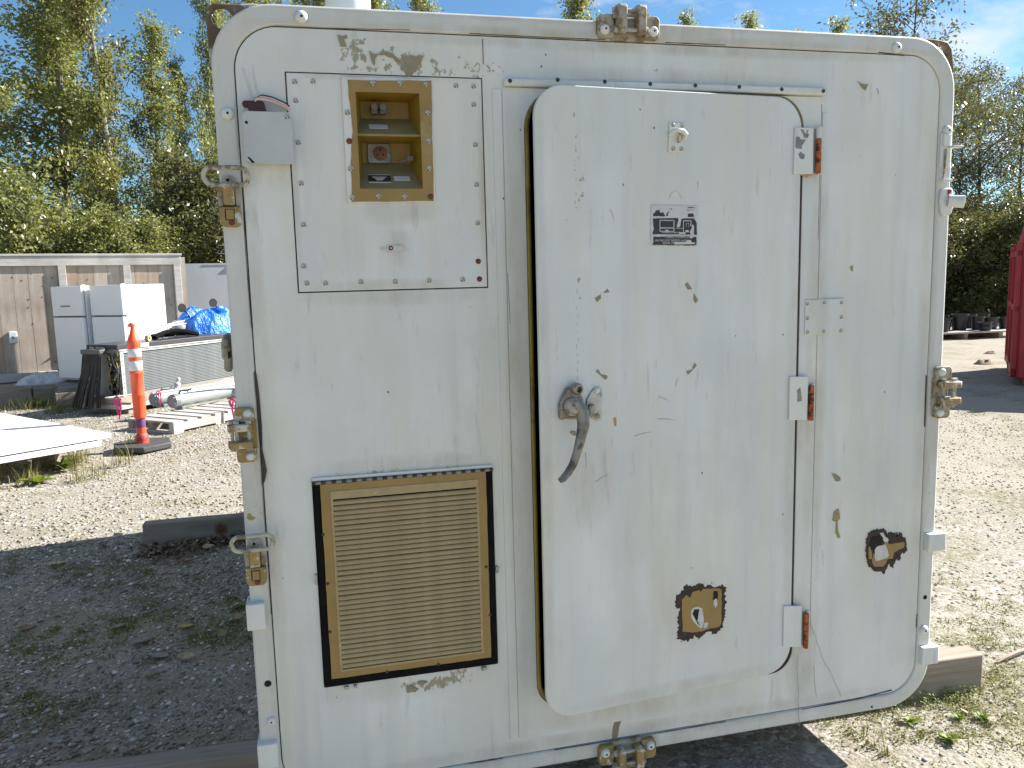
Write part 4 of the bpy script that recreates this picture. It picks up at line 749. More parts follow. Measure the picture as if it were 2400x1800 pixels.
# leaf litter against the back timber
c5 = [(px[0] + rg.gauss(0, .06), px[1] + rg.gauss(0, .05), 1, 0.004) for px in ((-2.017,3.062), (-1.910,3.028), (-1.811,3.039), (-1.716,3.094), (-1.615,3.123), (-1.525,3.148), (-1.869,2.933), (-1.767,2.917), (-2.027,2.983), (-1.932,2.874), (-1.677,2.996), (-1.577,3.024)) for i in range(3)]
stuff(link('leaf_litter', leaflets('leaf_litter', c5, M_litter, 26, .10, .030, .035, 1.3)))
# fallen leaves one can pick out
def leaf(at, size, rz, col, lab, curl=.3, tilt=0.):
    size *= 1.3; m = MB(); n = 7; L_, W_ = size, size * .36
    for i in range(n):
        t = i / (n - 1); w = W_ * math.sin(PI * (t * .94 + .03)) ** .8 * (1 - .25 * t); z = .004 + size * curl * (t - .5) ** 2
        m.v += [(t * L_, -w, z + w * curl), (t * L_, 0, z), (t * L_, w, z + w * curl)]
    for i in range(n - 1): m.f += [(3 * i, 3 * i + 1, 3 * i + 4, 3 * i + 3), (3 * i + 1, 3 * i + 2, 3 * i + 5, 3 * i + 4)]
    o = m.build('fallen_leaf', col, None, loc=(at[0], at[1], ground_z(*at) + .008 + tilt * .01), rot=(tilt, .15 * tilt, rz)); md = o.modifiers.new('thickness', 'SOLIDIFY'); md.thickness = .0008
    tag(o, lab, 'leaf', 'dry leaves fallen on the shaded gravel')
Lb = simple('brown_leaf', (.28, .15, .075), .7, 0, .3, 60); Lt = simple('tan_leaf', (.50, .36, .22), .7, 0, .25, 60); Ly = simple('yellow_leaf', (.46, .31, .08), .6, 0, .2, 60); Lg = simple('grey_brown_leaf', (.30, .245, .185), .8, 0, .25, 50)
leaf((-2.558,2.926), .075, .1, Lt, 'tan and brown leaf lying alone on gravel near the shadow edge')
leaf((-1.786,2.728), .075, .2, Lb, 'brown leaf on gravel below the timber with the knot', .5)
leaf((-1.686,2.932), .06, .6, Lt, 'pale upturned leaf at the edge of the litter under the timber', .8, .4)
leaf((-1.636,1.772), .055, .1, Ly, 'narrow yellow leaf among green moss')
leaf((-1.450,1.620), .045, .7, Lt, 'orange tan leaf standing up near the shelter rim', .9, .7)
leaf((-1.587,1.438), .062, -.1, Lt, 'light tan leaf with curled edges on bare shaded soil', .7, .2)
leaf((-1.628,1.467), .07, 2.6, Lg, 'grey brown leaf beside the light tan curled leaf')
leaf((-1.827,1.649), .08, .4, Lg, 'long grey leaf flat on the gravel in mid shade')
leaf((-1.954,1.858), .05, .5, Lg, 'small grey leaf between two moss patches')
leaf((-2.409,1.974), .06, -.3, Lb, 'reddish brown leaf near the left edge of the shaded gravel', .6)
leaf((-1.745,2.026), .05, .9, Lg, 'dark grey leaf propped on stones near the shelter', .5, .5)
leaf((-2.349,3.202), .045, .3, Lb, 'brown leaf at the far end of the shadow left of the timber', .7, .3)
leaf((-2.300,3.371), .05, .5, Lt, 'tan leaf by the timber end on the shadow edge', .6, .3)
leaf((-1.396,1.787), .05, .8, Lt, 'tan leaf in the weed tuft beside the shelter rim', .7, .6)
leaf((1.401,0.036), .032, .2, Lg, 'grey brown leaf on sunny gravel right of the weeds', .6, .2)
leaf((1.361,0.092), .028, 1.4, Lg, 'small grey brown leaf curled beside the broad leaved weed', .7, .3)
# broad leaved weeds in the lower right
def weed(at, nl, size, lab, seed):
    w = thing('weed_plant', lab, 'weed', (at[0], at[1], ground_z(*at)), 0, 'broad leaved weeds on the gravel'); rng = random.Random(seed)
    for i in range(nl):
        a = 2 * PI * i / nl + rng.uniform(-.3, .3); up = rng.uniform(.35, 1.0); L_ = size * rng.uniform(.7, 1.1); m = MB(); n = 6
        for k in range(n):
            t = k / (n - 1); r = L_ * t * math.cos(up * (1 - .4 * t)); z = L_ * t * math.sin(up * (1 - .5 * t)) + .004; wd = L_ * .24 * math.sin(PI * min(1, t * .93 + .06)) ** .9 * (.25 if k == 0 else 1)
            c_, s_ = math.cos(a), math.sin(a); m.v += [(r * c_ - wd * s_, r * s_ + wd * c_, z + wd * .25), (r * c_, r * s_, z), (r * c_ + wd * s_, r * s_ - wd * c_, z + wd * .25)]
        for k in range(n - 1): m.f += [(3 * k, 3 * k + 1, 3 * k + 4, 3 * k + 3), (3 * k + 1, 3 * k + 2, 3 * k + 5, 3 * k + 4)]
        m.build('leaf', LW[i % 2], w)
    m = MB(); m.cyl((0, 0, -.01), (0, 0, .02), .006, 8); m.build('stem', LW[1], w)
def leafmat(nm, c):
    k = NT(nm); n1 = k.noise(k.coord(), 40, 4); col = k.mix(k.rng(n1, .35, .65), c, tuple(q * 1.35 for q in c)); k.done(col, .5)
    tr = k.n('ShaderNodeBsdfTranslucent'); k.set(tr.inputs[0], (.25, .33, .02, 1)); mx = k.n('ShaderNodeMixShader'); mx.inputs[0].default_value = .35
    k.t.links.new(k.b.outputs[0], mx.inputs[1]); k.t.links.new(tr.outputs[0], mx.inputs[2]); k.t.links.new(mx.outputs[0], k.t.nodes['Material Output'].inputs[0]); return k.m
LW = [leafmat('weed_leaf_green', (.12, .165, .02)), leafmat('weed_leaf_pale', (.15, .20, .03))]
weed((1.196,-0.009), 18, .045, 'largest bright green weed in the sand by the bottom right', 1)
weed((1.332,0.094), 9, .036, 'yellow green weed with two upright leaves behind the largest weed', 2)
weed((1.411,0.071), 12, .038, 'bright weed with spreading leaves nearest the timber end', 3)
weed((1.149,0.123), 6, .05, 'small low weed on gravel under the shelter corner', 4)
weed((-1.360,1.942), 10, .05, 'leafy weed growing in shade beside the left rim', 5)
weed((-4.952,10.517), 26, .16, 'bright green tuft at the foot of the terrace edge', 6)

# ------------------------------------------------------------------ timbers under the shelter
def wood_mat(name, c, c2, sc=1., rough=.85, grain=(1.2, 26, 26), knots=False):
    k = NT(name); v = k.coord(grain)
    n1 = k.noise(v, 1.6 * sc, 7, .65); n2 = k.noise(k.coord(), 3, 4)
    col = k.mix(k.rng(n1, .35, .68), c, c2); col = k.mix(k.rng(n2, .45, .7, 0, .45), col, tuple(q * .55 for q in c))
    ck = k.noise(k.coord(tuple(q * (1 if i == 0 else 1.6) for i, q in enumerate(grain)), (2, 5, 1)), 1.1, 3, .5); col = k.mix(k.rng(ck, .66, .70, 0, .75), col, tuple(q * .25 for q in c))
    k.bump(n1, .35, .004); return k.done(col, rough, 0, .2)
M_beam = wood_mat('weathered_timber', (.25, .20, .155), (.37, .315, .26))
M_beamg = wood_mat('grey_timber', (.19, .185, .175), (.30, .29, .275))
M_end = simple('end_grain', (.22, .16, .10), .9, 0, .3, 40)
def beam(lab, p0, p1, w, h, mat, z0=-.02, knot=None):
    d = Vector((p1[0] - p0[0], p1[1] - p0[1], 0)); L_ = d.length; t = thing('timber', lab, 'timber', (p0[0], p0[1], 0), math.atan2(d.y, d.x), 'timbers the shelter rests on')
    m = MB(); m.box(0, 0, z0, L_, w, h); m.build('beam', mat, t, .006)
    for x in (-.001, L_): MB().box(x, .004, z0, x + .001, w - .004, h - .004).build('end_grain', M_end, t)
    if knot:
        m = MB(); m.lathe([(.030, 0), (.028, .002), (.012, .003)], (knot[0], -.0002, knot[1]), (0, -1, 0), 14); m.build('knot', simple('dark_knot', (.12, .05, .022), .8, 0, .3, 40), t)
        m = MB(); m.lathe([(.045, 0), (.043, .0006)], (knot[0], -.0001, knot[1]), (0, -1, 0), 14); m.build('knot_halo', simple('knot_halo', (.18, .105, .06), .8, 0, .3, 40), t)
    return t
beam('long timber under the front of the shelter, end sticking out on the right', (-3.2, .40), (1.567, .235), .088, .147, M_beam)
beam('timber under the back of the shelter with a round knot', (-2.065, 3.15), (1.5, 3.10), .09, .147, M_beam, knot=(.475, .075))

# ------------------------------------------------------------------ fence along the terrace
M_board = wood_mat('fence_board', (.34, .285, .23), (.46, .41, .35), 1., .9, (9, 9, .8))
M_board2 = wood_mat('fence_board_brown', (.32, .24, .175), (.43, .345, .27), 1., .9, (9, 9, .8))
M_rail = wood_mat('fence_rail', (.40, .375, .345), (.52, .50, .465), 1., .9, (1.4, 20, 20))
fa = Vector((-5.60, 11.53, 0)); fb = Vector((-3.21, 12.47, 0)); fd = (fb - fa).normalized(); fang = math.atan2(fd.y, fd.x)
FX0, FX1 = -9.0, (fb - fa).length
fence = thing('board_fence', 'weathered board fence with pale top rail along the terrace', 'fence', (fa.x, fa.y, TER), fang)
FH = 1.93
rng = random.Random(12); x = FX0; me_b = [MB().box(-.1, 0, 0, .1, .022, FH).mesh('board', mt) for mt in (M_board, M_board, M_board2)]
while x < FX1 - .05:
    w = rng.uniform(.17, .24); o = link('board', me_b[rng.randrange(3) if x > -1.4 else rng.randrange(2)], fence, (x + w / 2, .012 + rng.uniform(-.003, .003), rng.uniform(-.01, .01))); o.scale = ((w - .004) / .2, 1, 1); x += w
m = MB(); m.box(FX0, -.030, FH - .13, FX1 + .03, .012 - .005, FH + .02); m.build('top_rail', M_rail, fence, .004)
m = MB(); m.box(FX0, -.045, FH + .021, FX1 + .05, .06, FH + .055); m.build('cap_board', M_rail, fence, .004)
m = MB(); m.box(FX0, -.05, .02, FX1, .007, .15); m.build('bottom_rail', M_rail, fence, .004)
for px in (-8.0, -6.3, -4.6, -2.9, (Vector((-4.824,11.750,1.520)) - fa).dot(fd), (Vector((-3.993,12.200,1.487)) - fa).dot(fd), FX1 - .04):
    m = MB(); m.box(px - .055, -.045, -.05, px + .055, .004, FH - .132); m.build('post', M_rail, fence, .005)
m = MB()
for i in range(60): xx = rng.uniform(-3.2, FX1 - .1); zz = rng.choice((.35, .8, 1.2, 1.6)) + rng.uniform(-.12, .12); m.lathe([(.011, 0), (.008, .004)], (xx, .010, zz), (0, -1, 0), 6)
stuff(m.build('nail_head', M_screwr, fence))
m = MB(); q = (Vector((-5.547,11.550,0.815)) - fa).dot(fd); m.box(q - .055, -.03, .62, q + .055, .012, .80); ob = m.build('outlet_box', M_white, fence, .01); m = MB(); m.lathe([(.025, 0), (.02, .006)], (q, -.03, .71), (0, -1, 0), 10); m.build('outlet_face', M_steel, ob)
# timber edge of the terrace
e0, e1 = Vector((-9, 9.72, 0)), Vector((-3.2, 11.42, 0)); ed = e1 - e0
t = thing('edge_timber', 'grey brown timber edging holding up the gravel terrace', 'edging', (e0.x, e0.y, 0), math.atan2(ed.y, ed.x))
for i in range(3): m = MB(); m.box(i * 2.02, -.10, -.03, i * 2.02 + 2.0, .0, .225 + .01 * (i % 2)); m.build('timber', M_beam, t, .01)
# plain grey fence beyond
gf = thing('sheet_fence', 'plain grey sheet fence with barbed wire beyond the board fence', 'fence', ((-3.235,13.100,1.448)[0], 13.1, TER), .30)
for i in range(5): m = MB(); m.box(i * 1.22, 0, 0, i * 1.22 + 1.215, .02, 1.83); m.build('panel', simple('grey_sheet', (.38, .39, .39), .7, 0, .06, 3) if i == 0 else bpy.data.materials['grey_sheet'], gf)
m = MB(); m.cyl((.9, -.03, 1.86), (6, -.03, 1.86), .025, 8); m.build('top_tube', M_galv, gf)
for zz in (2.0, 2.15, 2.3): MB().tube([(.6, -.05, zz), (6, -.05, zz)], .006, 5).build('barbed_wire', M_steel, gf)
pp = (-2.648,13.600,1.817); t = thing('brown_post', 'brown wooden post with a round disc beside the shelter', 'post', (pp[0], 13.6, TER)); m = MB(); m.box(-.05, -.05, 0, .06, .05, 1.55); m.build('shaft', M_board2, t, .005); m = MB(); m.lathe([(.11, 0), (.11, .02)], (-.02, -.06, 1.60), (0, -1, 0), 18); m.build('disc', M_steel, t)

# ------------------------------------------------------------------ things standing on the left of the yard
M_fridge = simple('fridge_enamel', (.80, .80, .79), .35, 0, .02, 3)
M_gapd = simple('fridge_gasket', (.10, .10, .11), .7)
def fridge(at, lab, W_, D_, z0, z1, badge=False):
    f = thing('refrigerator', lab, 'refrigerator', (at[0], at[1], z0), -.687, 'old white refrigerators against the fence'); H = z1 - z0; zg = H * .685
    m = MB(); m.box(-W_, .065, .03, 0, D_, H); m.build('cabinet', M_fridge, f, .008)
    m = MB(); m.box(-W_ + .02, .050, .05, -.02, .066, H - .02); m.build('gasket', M_gapd, f)
    m = MB(); m.box(-W_, 0, zg + .012, 0, .052, H); d1 = m.build('door', M_fridge, f, .012)
    m = MB(); m.box(-W_, 0, .06, 0, .052, zg - .008); m.build('door', M_fridge, f, .012)
    m = MB(); m.box(-.05, .02, H + .001, -.01, .09, H + .014); m.build('hinge_cap', M_fridge, f, .003)
    m = MB(); m.box(-W_ + .03, .10, 0, -.03, D_ - .05, .031); m.build('base', M_gapd, f)
    if badge: m = MB(); m.box(-W_ + .20, -.003, zg + .15, -W_ + .42, .001, zg + .172); m.build('name_strip', simple('green_grey_strip', (.16, .21, .13), .6), d1)
ZF_ = .26
fridge((-4.319,10.750,1.766)[:2], 'left white refrigerator with a green grey strip on its freezer door', .69, .70, ZF_, 1.71, True)
fridge((-3.685,10.350,1.755)[:2], 'right white refrigerator with its side in full sun', .69, .76, ZF_ + .01, 1.71)
t = thing('low_platform', 'low board platform under the refrigerators', 'platform', ((-4.625,10.600,0.253)[0] + .02, 10.22, 0), .28)
for i in range(5): m = MB(); m.box(0, .02 + i * .30, .205, 2.6, .28 + i * .30, .255); m.build('plank', M_beamg, t, .004)
m = MB(); m.box(0, -.03, -.02, 2.6, -.001, .20); m.build('skirt_board', M_beam, t, .004); m = MB(); m.box(-.03, -.03, -.02, -.001, 1.5, .20); m.build('skirt_board', M_beam, t, .004)
for xx in (.1, 1.2, 2.3): m = MB(); m.box(xx, .0, -.03, xx + .1, 1.5, .204); m.build('bearer', M_beam, t)
# clear plastic sheet heaped by the fence
def heap(name, at, rx, ry, h, seed, mat, lab, cat, z0, n=26, pw=1.0, fold=.35, rz=0.):
    rng = random.Random(seed); ph = [(rng.uniform(1, 5), rng.uniform(0, 6), rng.uniform(-3, 3)) for _ in range(7)]
    m = MB(); na = n * 2
    for j in range(n):
        t = j / (n - 1)
        for i in range(na):
            a = 2 * PI * i / na; k = sum(math.sin(a * round(p[0]) + p[1] + p[2] * t) for p in ph) / 7
            r = t * (1 + fold * .5 * k * t); z = h * max(0, (1 - t ** (1.6 + pw))) * (1 + fold * 1.3 * sum(math.sin(a * round(p[0] * 1.7) + p[1] * 2 + p[2] * 3 * t) for p in ph) / 7 * min(1, t * 3))
            m.v.append((rx * r * math.cos(a), ry * r * math.sin(a), z))
    for j in range(n - 1):
        for i in range(na): m.f.append((j * na + i, (j + 1) * na + i, (j + 1) * na + (i + 1) % na, j * na + (i + 1) % na))
    t = thing(name, lab, cat, (at[0], at[1], z0), rz); return t, m
t, m = heap('plastic_sheet', (-5.076,11.300,0.244)[:2], .42, .16, .15, 4, None, 'crumpled clear plastic sheet at the foot of the fence beside the refrigerator', 'plastic sheet', TER, fold=.28, rz=.25); m.build('sheet', simple('cloudy_plastic', (.52, .54, .53), .25, 0, .35, 7), t)
q = (-4.973,11.650,0.449); t = thing('scrap_fitting', 'dark twisted metal fitting standing at the fence beside the left refrigerator', 'scrap', (q[0], q[1], TER)); m = MB(); m.tube([(0, 0, 0), (.02, 0, .1), (-.02, .01, .16), (.03, 0, .22), (0, .02, .28)], [.02, .025, .014, .024, .016], 7); m.build('rod', M_black, t); m = MB(); m.tube([(-.05, 0, .02), (-.02, 0, .09), (.05, .02, .05)], .015, 6); m.build('arm', M_black, t)
# orange lane post
M_or = simple('orange_plastic', (.80, .10, .035), .5, 0, .10, 5, ((.70, .12, .04), .6, 9)); M_purple = simple('purple_paint', (.16, .055, .16), .6, 0, .2, 30)
dl = thing('delineator_post', 'orange plastic lane post with two white bands and a black six sided base', 'post', (-2.76, 6.58, 0))
m = MB(); m.prism([(.31 * math.cos(PI / 3 * i + .30), .31 * math.sin(PI / 3 * i + .30)) for i in range(6)], 0, .06, Matrix.Rotation(PI / 2, 4, 'X') @ Matrix.Scale(-1, 4, (0, 1, 0)) @ Matrix.Translation((0, -.06, 0)))
o = m.build('base', simple('black_rubber', (.055, .055, .055), .7, 0, .25, 12), dl, .012)
bm = bmesh.new(); bm.from_mesh(o.data); bmesh.ops.recalc_face_normals(bm, faces=bm.faces); zs_ = [v.co.z for v in bm.verts]; dz = -min(zs_) + .002
for v in bm.verts: v.co.z += dz
bm.to_mesh(o.data); bm.free()
TL = Matrix.Translation
m = MB(); m.lathe([(.062, .05), (.064, .10), (.058, .145), (.046, .16), (.045, .315), (.061, .325), (.061, .56), (.0635, .565), (.0605, .575), (.0605, .772), (.067, .782), (.067, .797), (.062, .803), (.062, .985), (.063, 1.08), (.064, 1.115), (.058, 1.13), (.034, 1.185), (.023, 1.225), (.019, 1.255), (.024, 1.268), (.026, 1.285), (.018, 1.298), (.004, 1.30)], (0, 0, 0), (0, 0, 1), 24); m.build('tube', M_or, dl)
for a, b in ((.815, .915), (.955, 1.040)):
    m = MB(); m.lathe([(.0622, a), (.0645, a + .003), (.0645, b - .003), (.0622, b)], (0, 0, 0), (0, 0, 1), 24); m.build('reflective_band', simple('white_band', (.62, .62, .62), .35, 0, .06, 12) if a < .9 else bpy.data.materials['white_band'], dl)
m = MB(); m.lathe([(.0452, .22), (.0465, .225), (.0465, .30), (.0455, .313)], (0, 0, 0), (0, 0, 1), 20); m.build('purple_smear', M_purple, dl)
m = MB(); m.lathe([(.0625, .068), (.0648, .10), (.0590, .145), (.0480, .158)], (0, 0, 0), (0, 0, 1), 20); m.build('paint_smear', simple('red_purple_smear', (.45, .06, .05), .6, 0, .4, 14), dl)
m = MB(); m.tube([(.01, 0, 1.285), (-.012, 0, 1.30), (-.03, 0, 1.285), (-.032, 0, 1.262)], .009, 8); m.build('hook', M_or, dl)
# white insulated sheets stacked low
A = Vector((-2.859,5.806)); Bv = Vector((-4.442,7.679)) - A; Dv = Vector((-3.587,5.228)) - A
def sheet(nm, lab, c, kb, kd, z0, z1):
    p = [c, c + Bv * kb, c + Bv * kb + Dv * kd, c + Dv * kd]
    t = thing('white_panel', lab, 'panel', (c.x, c.y, z0), 0, 'white panels stacked flat on the gravel')
    m = MB(); m.v = [(q.x - c.x, q.y - c.y, z) for z in (0, z1 - z0) for q in p]; m.f = [(0, 3, 2, 1) if False else (3, 2, 1, 0), (4, 5, 6, 7), (0, 1, 5, 4), (1, 2, 6, 5), (2, 3, 7, 6), (3, 0, 4, 7)]
    o = m.build('panel_core', M_fridge, t, .004); bm = bmesh.new(); bm.from_mesh(o.data); bmesh.ops.recalc_face_normals(bm, faces=bm.faces); bm.to_mesh(o.data); bm.free(); return t
sheet('u', 'upper white panel of the low stack, its corner pointing at the orange post', A, 1.5, 1.3, .268, .31)
A2 = Vector((-2.929,5.743)); sheet('l', 'lower white panel, set back a little under the upper one', A2, 1.45, 1.3, .205, .255)
for i, (kb, kd) in enumerate(((.25, .25), (.9, .2), (.5, .9))):
    q = A2 + Bv * kb + Dv * kd; t = thing('support_block', ('timber block in the shade under the panel corner', 'timber block under the far edge of the white panels', 'timber block under the near edge of the white panels')[i], 'block', (q.x, q.y, 0)); m = MB(); m.box(-.1, -.1, -.02, .1, .1, .204); m.build('block', M_beam, t, .006)
for i, (px, lab) in enumerate((((-3.311,5.889), 'leafy weed poking out from under the white panels'), ((-3.352,5.320), 'small weed in the deep shade of the white panels'))): weed(px, 12, .16, lab, 30 + i)

# condenser on its crate
ua = rad(53); U = Vector((-3.510,9.217)); 
def uw(x, y): return (U.x + x * math.cos(ua) - y * math.sin(ua), U.y + x * math.sin(ua) + y * math.cos(ua))
cr = thing('crate', 'brown and pale wooden crate base under the grey condenser', 'crate', (*uw(-.12, -.12), 0), ua)
for i, (z0, z1, mt) in enumerate(((.07, .135, M_rail), (.14, .215, M_board2))):
    m = MB(); m.box(0, 0, z0, 2.7, .025, z1); m.build('side_board', mt, cr, .003); m = MB(); m.box(-.026, 0, z0, 0, .80, z1); m.build('end_board', mt, cr, .003); m = MB(); m.box(0, .775, z0, 2.7, .80, z1); m.build('side_board', mt, cr, .003)
m = MB(); m.box(0, .026, .19, 2.7, .774, .216); m.build('deck', M_board2, cr)
for xx in (.1, 1.2, 2.4): m = MB(); m.box(xx, .03, -.02, xx + .1, .77, .188); m.build('runner', M_beam, cr)
M_cond = simple('condenser_grey', (.27, .285, .29), .5, .3, .10, 3, ((.50, .51, .51), .66, 9)); M_fin = simple('condenser_fin', (.24, .255, .26), .45, .4, .15, 5)
cu = thing('condenser_unit', 'long grey condenser with finned side and dark flat top', 'condenser', (*uw(0, 0), .217), ua)
m = MB(); m.box(.03, .035, .0, 2.35, .52, .60); m.build('core', M_cond, cr if False else cu)
for i in range(24): 
    m = MB() if i == 0 else m
    if i == 0: m.box(.06, .020, 0, 2.32, .034, .014); me_fin = m.mesh('fin', M_fin)
    link('fin', me_fin, cu, (0, 0, .045 + i * .0222))
for a in ((0, 0, .0, .055, .05, .60), (2.32, 0, 0, 2.375, .05, .6)): m = MB(); m.box(*a); m.build('corner_post', M_platel, cu, .003)
m = MB(); m.box(0, .0, .585, 2.375, .53, .615); m.build('top_flange', M_platel, cu, .003)
m = MB(); m.box(-.05, -.02, .64, 2.42, .56, .70); m.build('top_slab', simple('dark_slab', (.045, .045, .05), .5, 0, .2, 6), cu, .005)
m = MB(); m.box(-.02, -.012, .616, 2.4, .54, .639); m.build('slab_packing', M_rail, cu)
m = MB(); m.box(.28, -.026, .641, .46, -.021, .695); m.build('white_tab', M_bare, cu)
for i in range(9): 
    if i == 0: me_h = MB().lathe([(.009, 0), (.006, .002)], (0, 0, 0), (0, -1, 0), 8).mesh('hole', M_hole)
    link('hole', me_h, cu, (.028, -.001, .06 + i * .06))
# hoses hanging on the end
hb_ = thing('hose_bundle', 'dark brown bundle of hoses hanging over the near end of the condenser', 'hoses', (*uw(-.14, .30), .10), ua)
M_hose = simple('dark_brown_hose', (.030, .025, .021), .65, 0, .4, 10); M_ywire = simple('yellow_cable', (.32, .23, .02), .55)
rng = random.Random(2)
for i in range(17):
    y = -.13 + .019 * i; top = .74 + rng.uniform(-.03, .03); bx = rng.uniform(-.12, -.02)
    m = MB(); m.tube([(.05, y, top), (.00, y, top + .02), (-.035, y + rng.uniform(-.01, .01), top - .06), (-.05 + bx * .3, y * 1.05, top * .6), (-.06 + bx, y * 1.2 + .04, top * .25), (-.07 + bx * 1.3, y * 1.5 + .06, .0)], [.012, .014, .015, .016, .016, .015], 8); m.build('hose', M_hose, hb_)
m = MB(); m.box(-.06, -.16, .70, .06, .20, .765); m.build('collar', simple('grey_collar', (.10, .095, .085), .6), hb_, .015)
cb = thing('cable_tangle', 'black and yellow cables spilling down the corner of the condenser', 'cables', (*uw(-.10, .02), .10), ua)
for i in range(22):
    pts = [(rng.uniform(-.05, .09), rng.uniform(-.08, .10), .68 * (1 - k / 5) + rng.uniform(-.05, .05)) for k in range(6)]; m = MB(); m.tube(pts, rng.uniform(.006, .011), 6); m.build('cable', M_ywire if i % 5 == 0 else M_wireb, cb)
m = MB(); 
for k in range(6): m.box(-.02, -.03, .08 + k * .085, .07, .05, .14 + k * .085)
m.build('terminal_strip', M_black, cb, .004)
# things on top of the condenser
th_ = thing('hose_coil', 'thick black corrugated hoses lying on the condenser top', 'hose', (*uw(.75, .10), .918), ua)
for k in range(3):
    pts = [(-.05 + k * .1 + .75 * t, .02 + .12 * k + .05 * math.sin(5 * t + k), .035 + .055 * max(0, math.sin(PI * t)) * (1.3 - .5 * k)) for t in [i / 18 for i in range(19)]]; m = MB(); m.tube(pts, [.033 + .003 * (i % 2) for i in range(19)], 9); m.build('hose', M_black, th_)
t = thing('tape_reel', 'small cream reel on the condenser top', 'reel', (*uw(.50, .06), .918), ua); m = MB(); m.lathe([(.045, 0), (.045, .05)], (0, 0, .046), (.3, -1, 0), 14); m.build('reel', simple('cream', (.55, .40, .22), .7), t); m = MB(); m.lathe([(.017, 0), (.017, .004)], Vector((0, 0, .046)) + Vector((.3, -1, 0)).normalized() * .048, (.3, -1, 0), 10); m.build('reel_hole', M_hole, t)
t = thing('wire_rack', 'bent white wire rack on the condenser top', 'rack', (*uw(.95, .34), .918), ua); rng = random.Random(8)
for pts in ([(-.25, -.1, .13), (.2, -.05, .18), (.55, 0, .19)], [(-.2, .1, .17), (.3, .1, .19), (.6, .08, .23)], [(0, -.1, .01), (.15, 0, .12), (.35, .05, .18)], [(.5, -.1, .01), (.35, 0, .10), (.2, .08, .2)], [(.05, 0, .05), (.3, -.08, .12), (.55, .02, .07)], [(.28, -.05, .01), (.3, 0, .12)], [(-.15, -.08, .01), (0, -.05, .10), (.2, -.02, .13)]): m = MB(); m.tube(pts, .010, 6); m.build('rack_rod', M_bare, t)
# pallet with two grey cylinders
pa = rad(49); PX = (-2.582,7.328)
pl = thing('pallet', 'wooden pallet carrying two grey cylinders', 'pallet', (PX[0], PX[1], 0), pa)
for i in range(7): m = MB(); m.box(i * .20, -.0, .112, i * .20 + .14, .78, .134); m.build('deck_board', M_rail, pl, .002)
for y in (0, .35, .70): m = MB(); m.box(0, y, .02, 1.34, y + .08, .111); m.build('stringer', M_rail if y == 0 else M_beam, pl, .003)
for i in (0, 3, 6): m = MB(); m.box(i * .20, 0, -.01, i * .20 + .14, .78, .019); m.build('bottom_board', M_rail, pl, .002)
def pw_(x, y): return (PX[0] + x * math.cos(pa) - y * math.sin(pa), PX[1] + x * math.sin(pa) + y * math.cos(pa))
M_tank = simple('grey_enamel', (.30, .32, .32), .35, .1, .08, 6); M_tcap = simple('grey_cap', (.20, .215, .22), .4, .2, .1, 10)
for i, (xy, rr, lab) in enumerate((((-2.752,8.250), .085, 'nearer grey cylinder lying on the pallet'), ((-3.016,8.513), .080, 'farther grey cylinder lying on the pallet behind the nearer one'))):
    k = thing('gas_cylinder', lab, 'cylinder', (*xy, .155), pa, 'grey cylinders on the pallet')
    m = MB(); m.cyl((.07, 0, .095), (1.55, 0, .095), .082, 24); m.build('barrel', M_tank, k)
    m = MB(); m.lathe([(.06, 0), (.082, .010), (.089, .015), (.089, .075), (.082, .078)], (0, 0, .095), (1, 0, 0), 24); ca = m.build('end_cap', M_tcap, k)
    for a in range(6): c_, s_ = math.cos(a * PI / 3 + .3) * .070, math.sin(a * PI / 3 + .3) * .070; m = MB() if a == 0 else m; m.cyl((-.004, c_, .095 + s_), (.012, c_, .095 + s_), .008, 6)
    m.build('cap_bolts', M_platel, ca)
    m = MB(); m.box(.10, -.075, -.020, .16, .075, .022); m.build('cradle', M_tcap, k, .003); m = MB(); m.box(.95, -.075, -.020, 1.01, .075, .022); m.build('cradle', M_tcap, k, .003)
    m = MB(); m.tube([(.12, .0, .17), (.14, -.02, .215), (.22, -.05, .20), (.26, -.06, .225)], .016, 8); m.build('valve', M_tcap, k)
    for xx in (1.2, 1.42): m = MB(); m.tube([(xx - .12, .02, .18), (xx, -.02, .215), (xx + .10, .02, .19)], .009, 6); m.build('bracket', M_bare, k)
t = thing('thin_pole', 'thin white pole lying above the grey cylinders', 'pole', (*pw_(.32, .72), .19), pa); m = MB(); m.cyl((0, 0, .20), (1.6, -.2, .21), .012, 8); m.build('shaft', M_bare, t); m = MB(); m.box(1.3, -.19, -.04, 1.34, -.15, .2); m.build('prop', M_beam, t)
t = thing('plastic_bag', 'pale crumpled plastic wrap on the cylinder ends', 'plastic wrap', (*(-2.784,8.921), .36), pa); m = MB()
m.lathe([(.015, -.07), (.05, -.05), (.035, 0), (.045, .03), (.02, .06), (.03, .10), (.004, .12)], (0, 0, 0), (.25, -.1, 1), 9)
m.build('wrap', simple('milky_wrap', (.55, .52, .52), .3, 0, .2, 9), t, .01)
M_pink = simple('pink_ribbon', (.80, .045, .23), .55)
def ribbon(at, z, s, lab):
    t = thing('marking_ribbon', lab, 'ribbon', (at[0], at[1], z), 0, 'pink marking ribbons tied on the loads')
    m = MB(); 
    for pts in ([(0, 0, 0), (.05, -.01, .03), (.085, -.01, -.02), (.06, -.02, -.10), (.02, -.01, -.06), (.0, 0, 0)], [(.05, -.01, .02), (.03, -.02, -.10), (.045, -.02, -.22)], [(.07, -.01, 0), (.085, -.02, -.10), (.05, -.02, -.27)]): m.tube([tuple(c * s for c in q) for q in pts], .016 * s, 6, flat=.25)
    m.build('ribbon', M_pink, t)
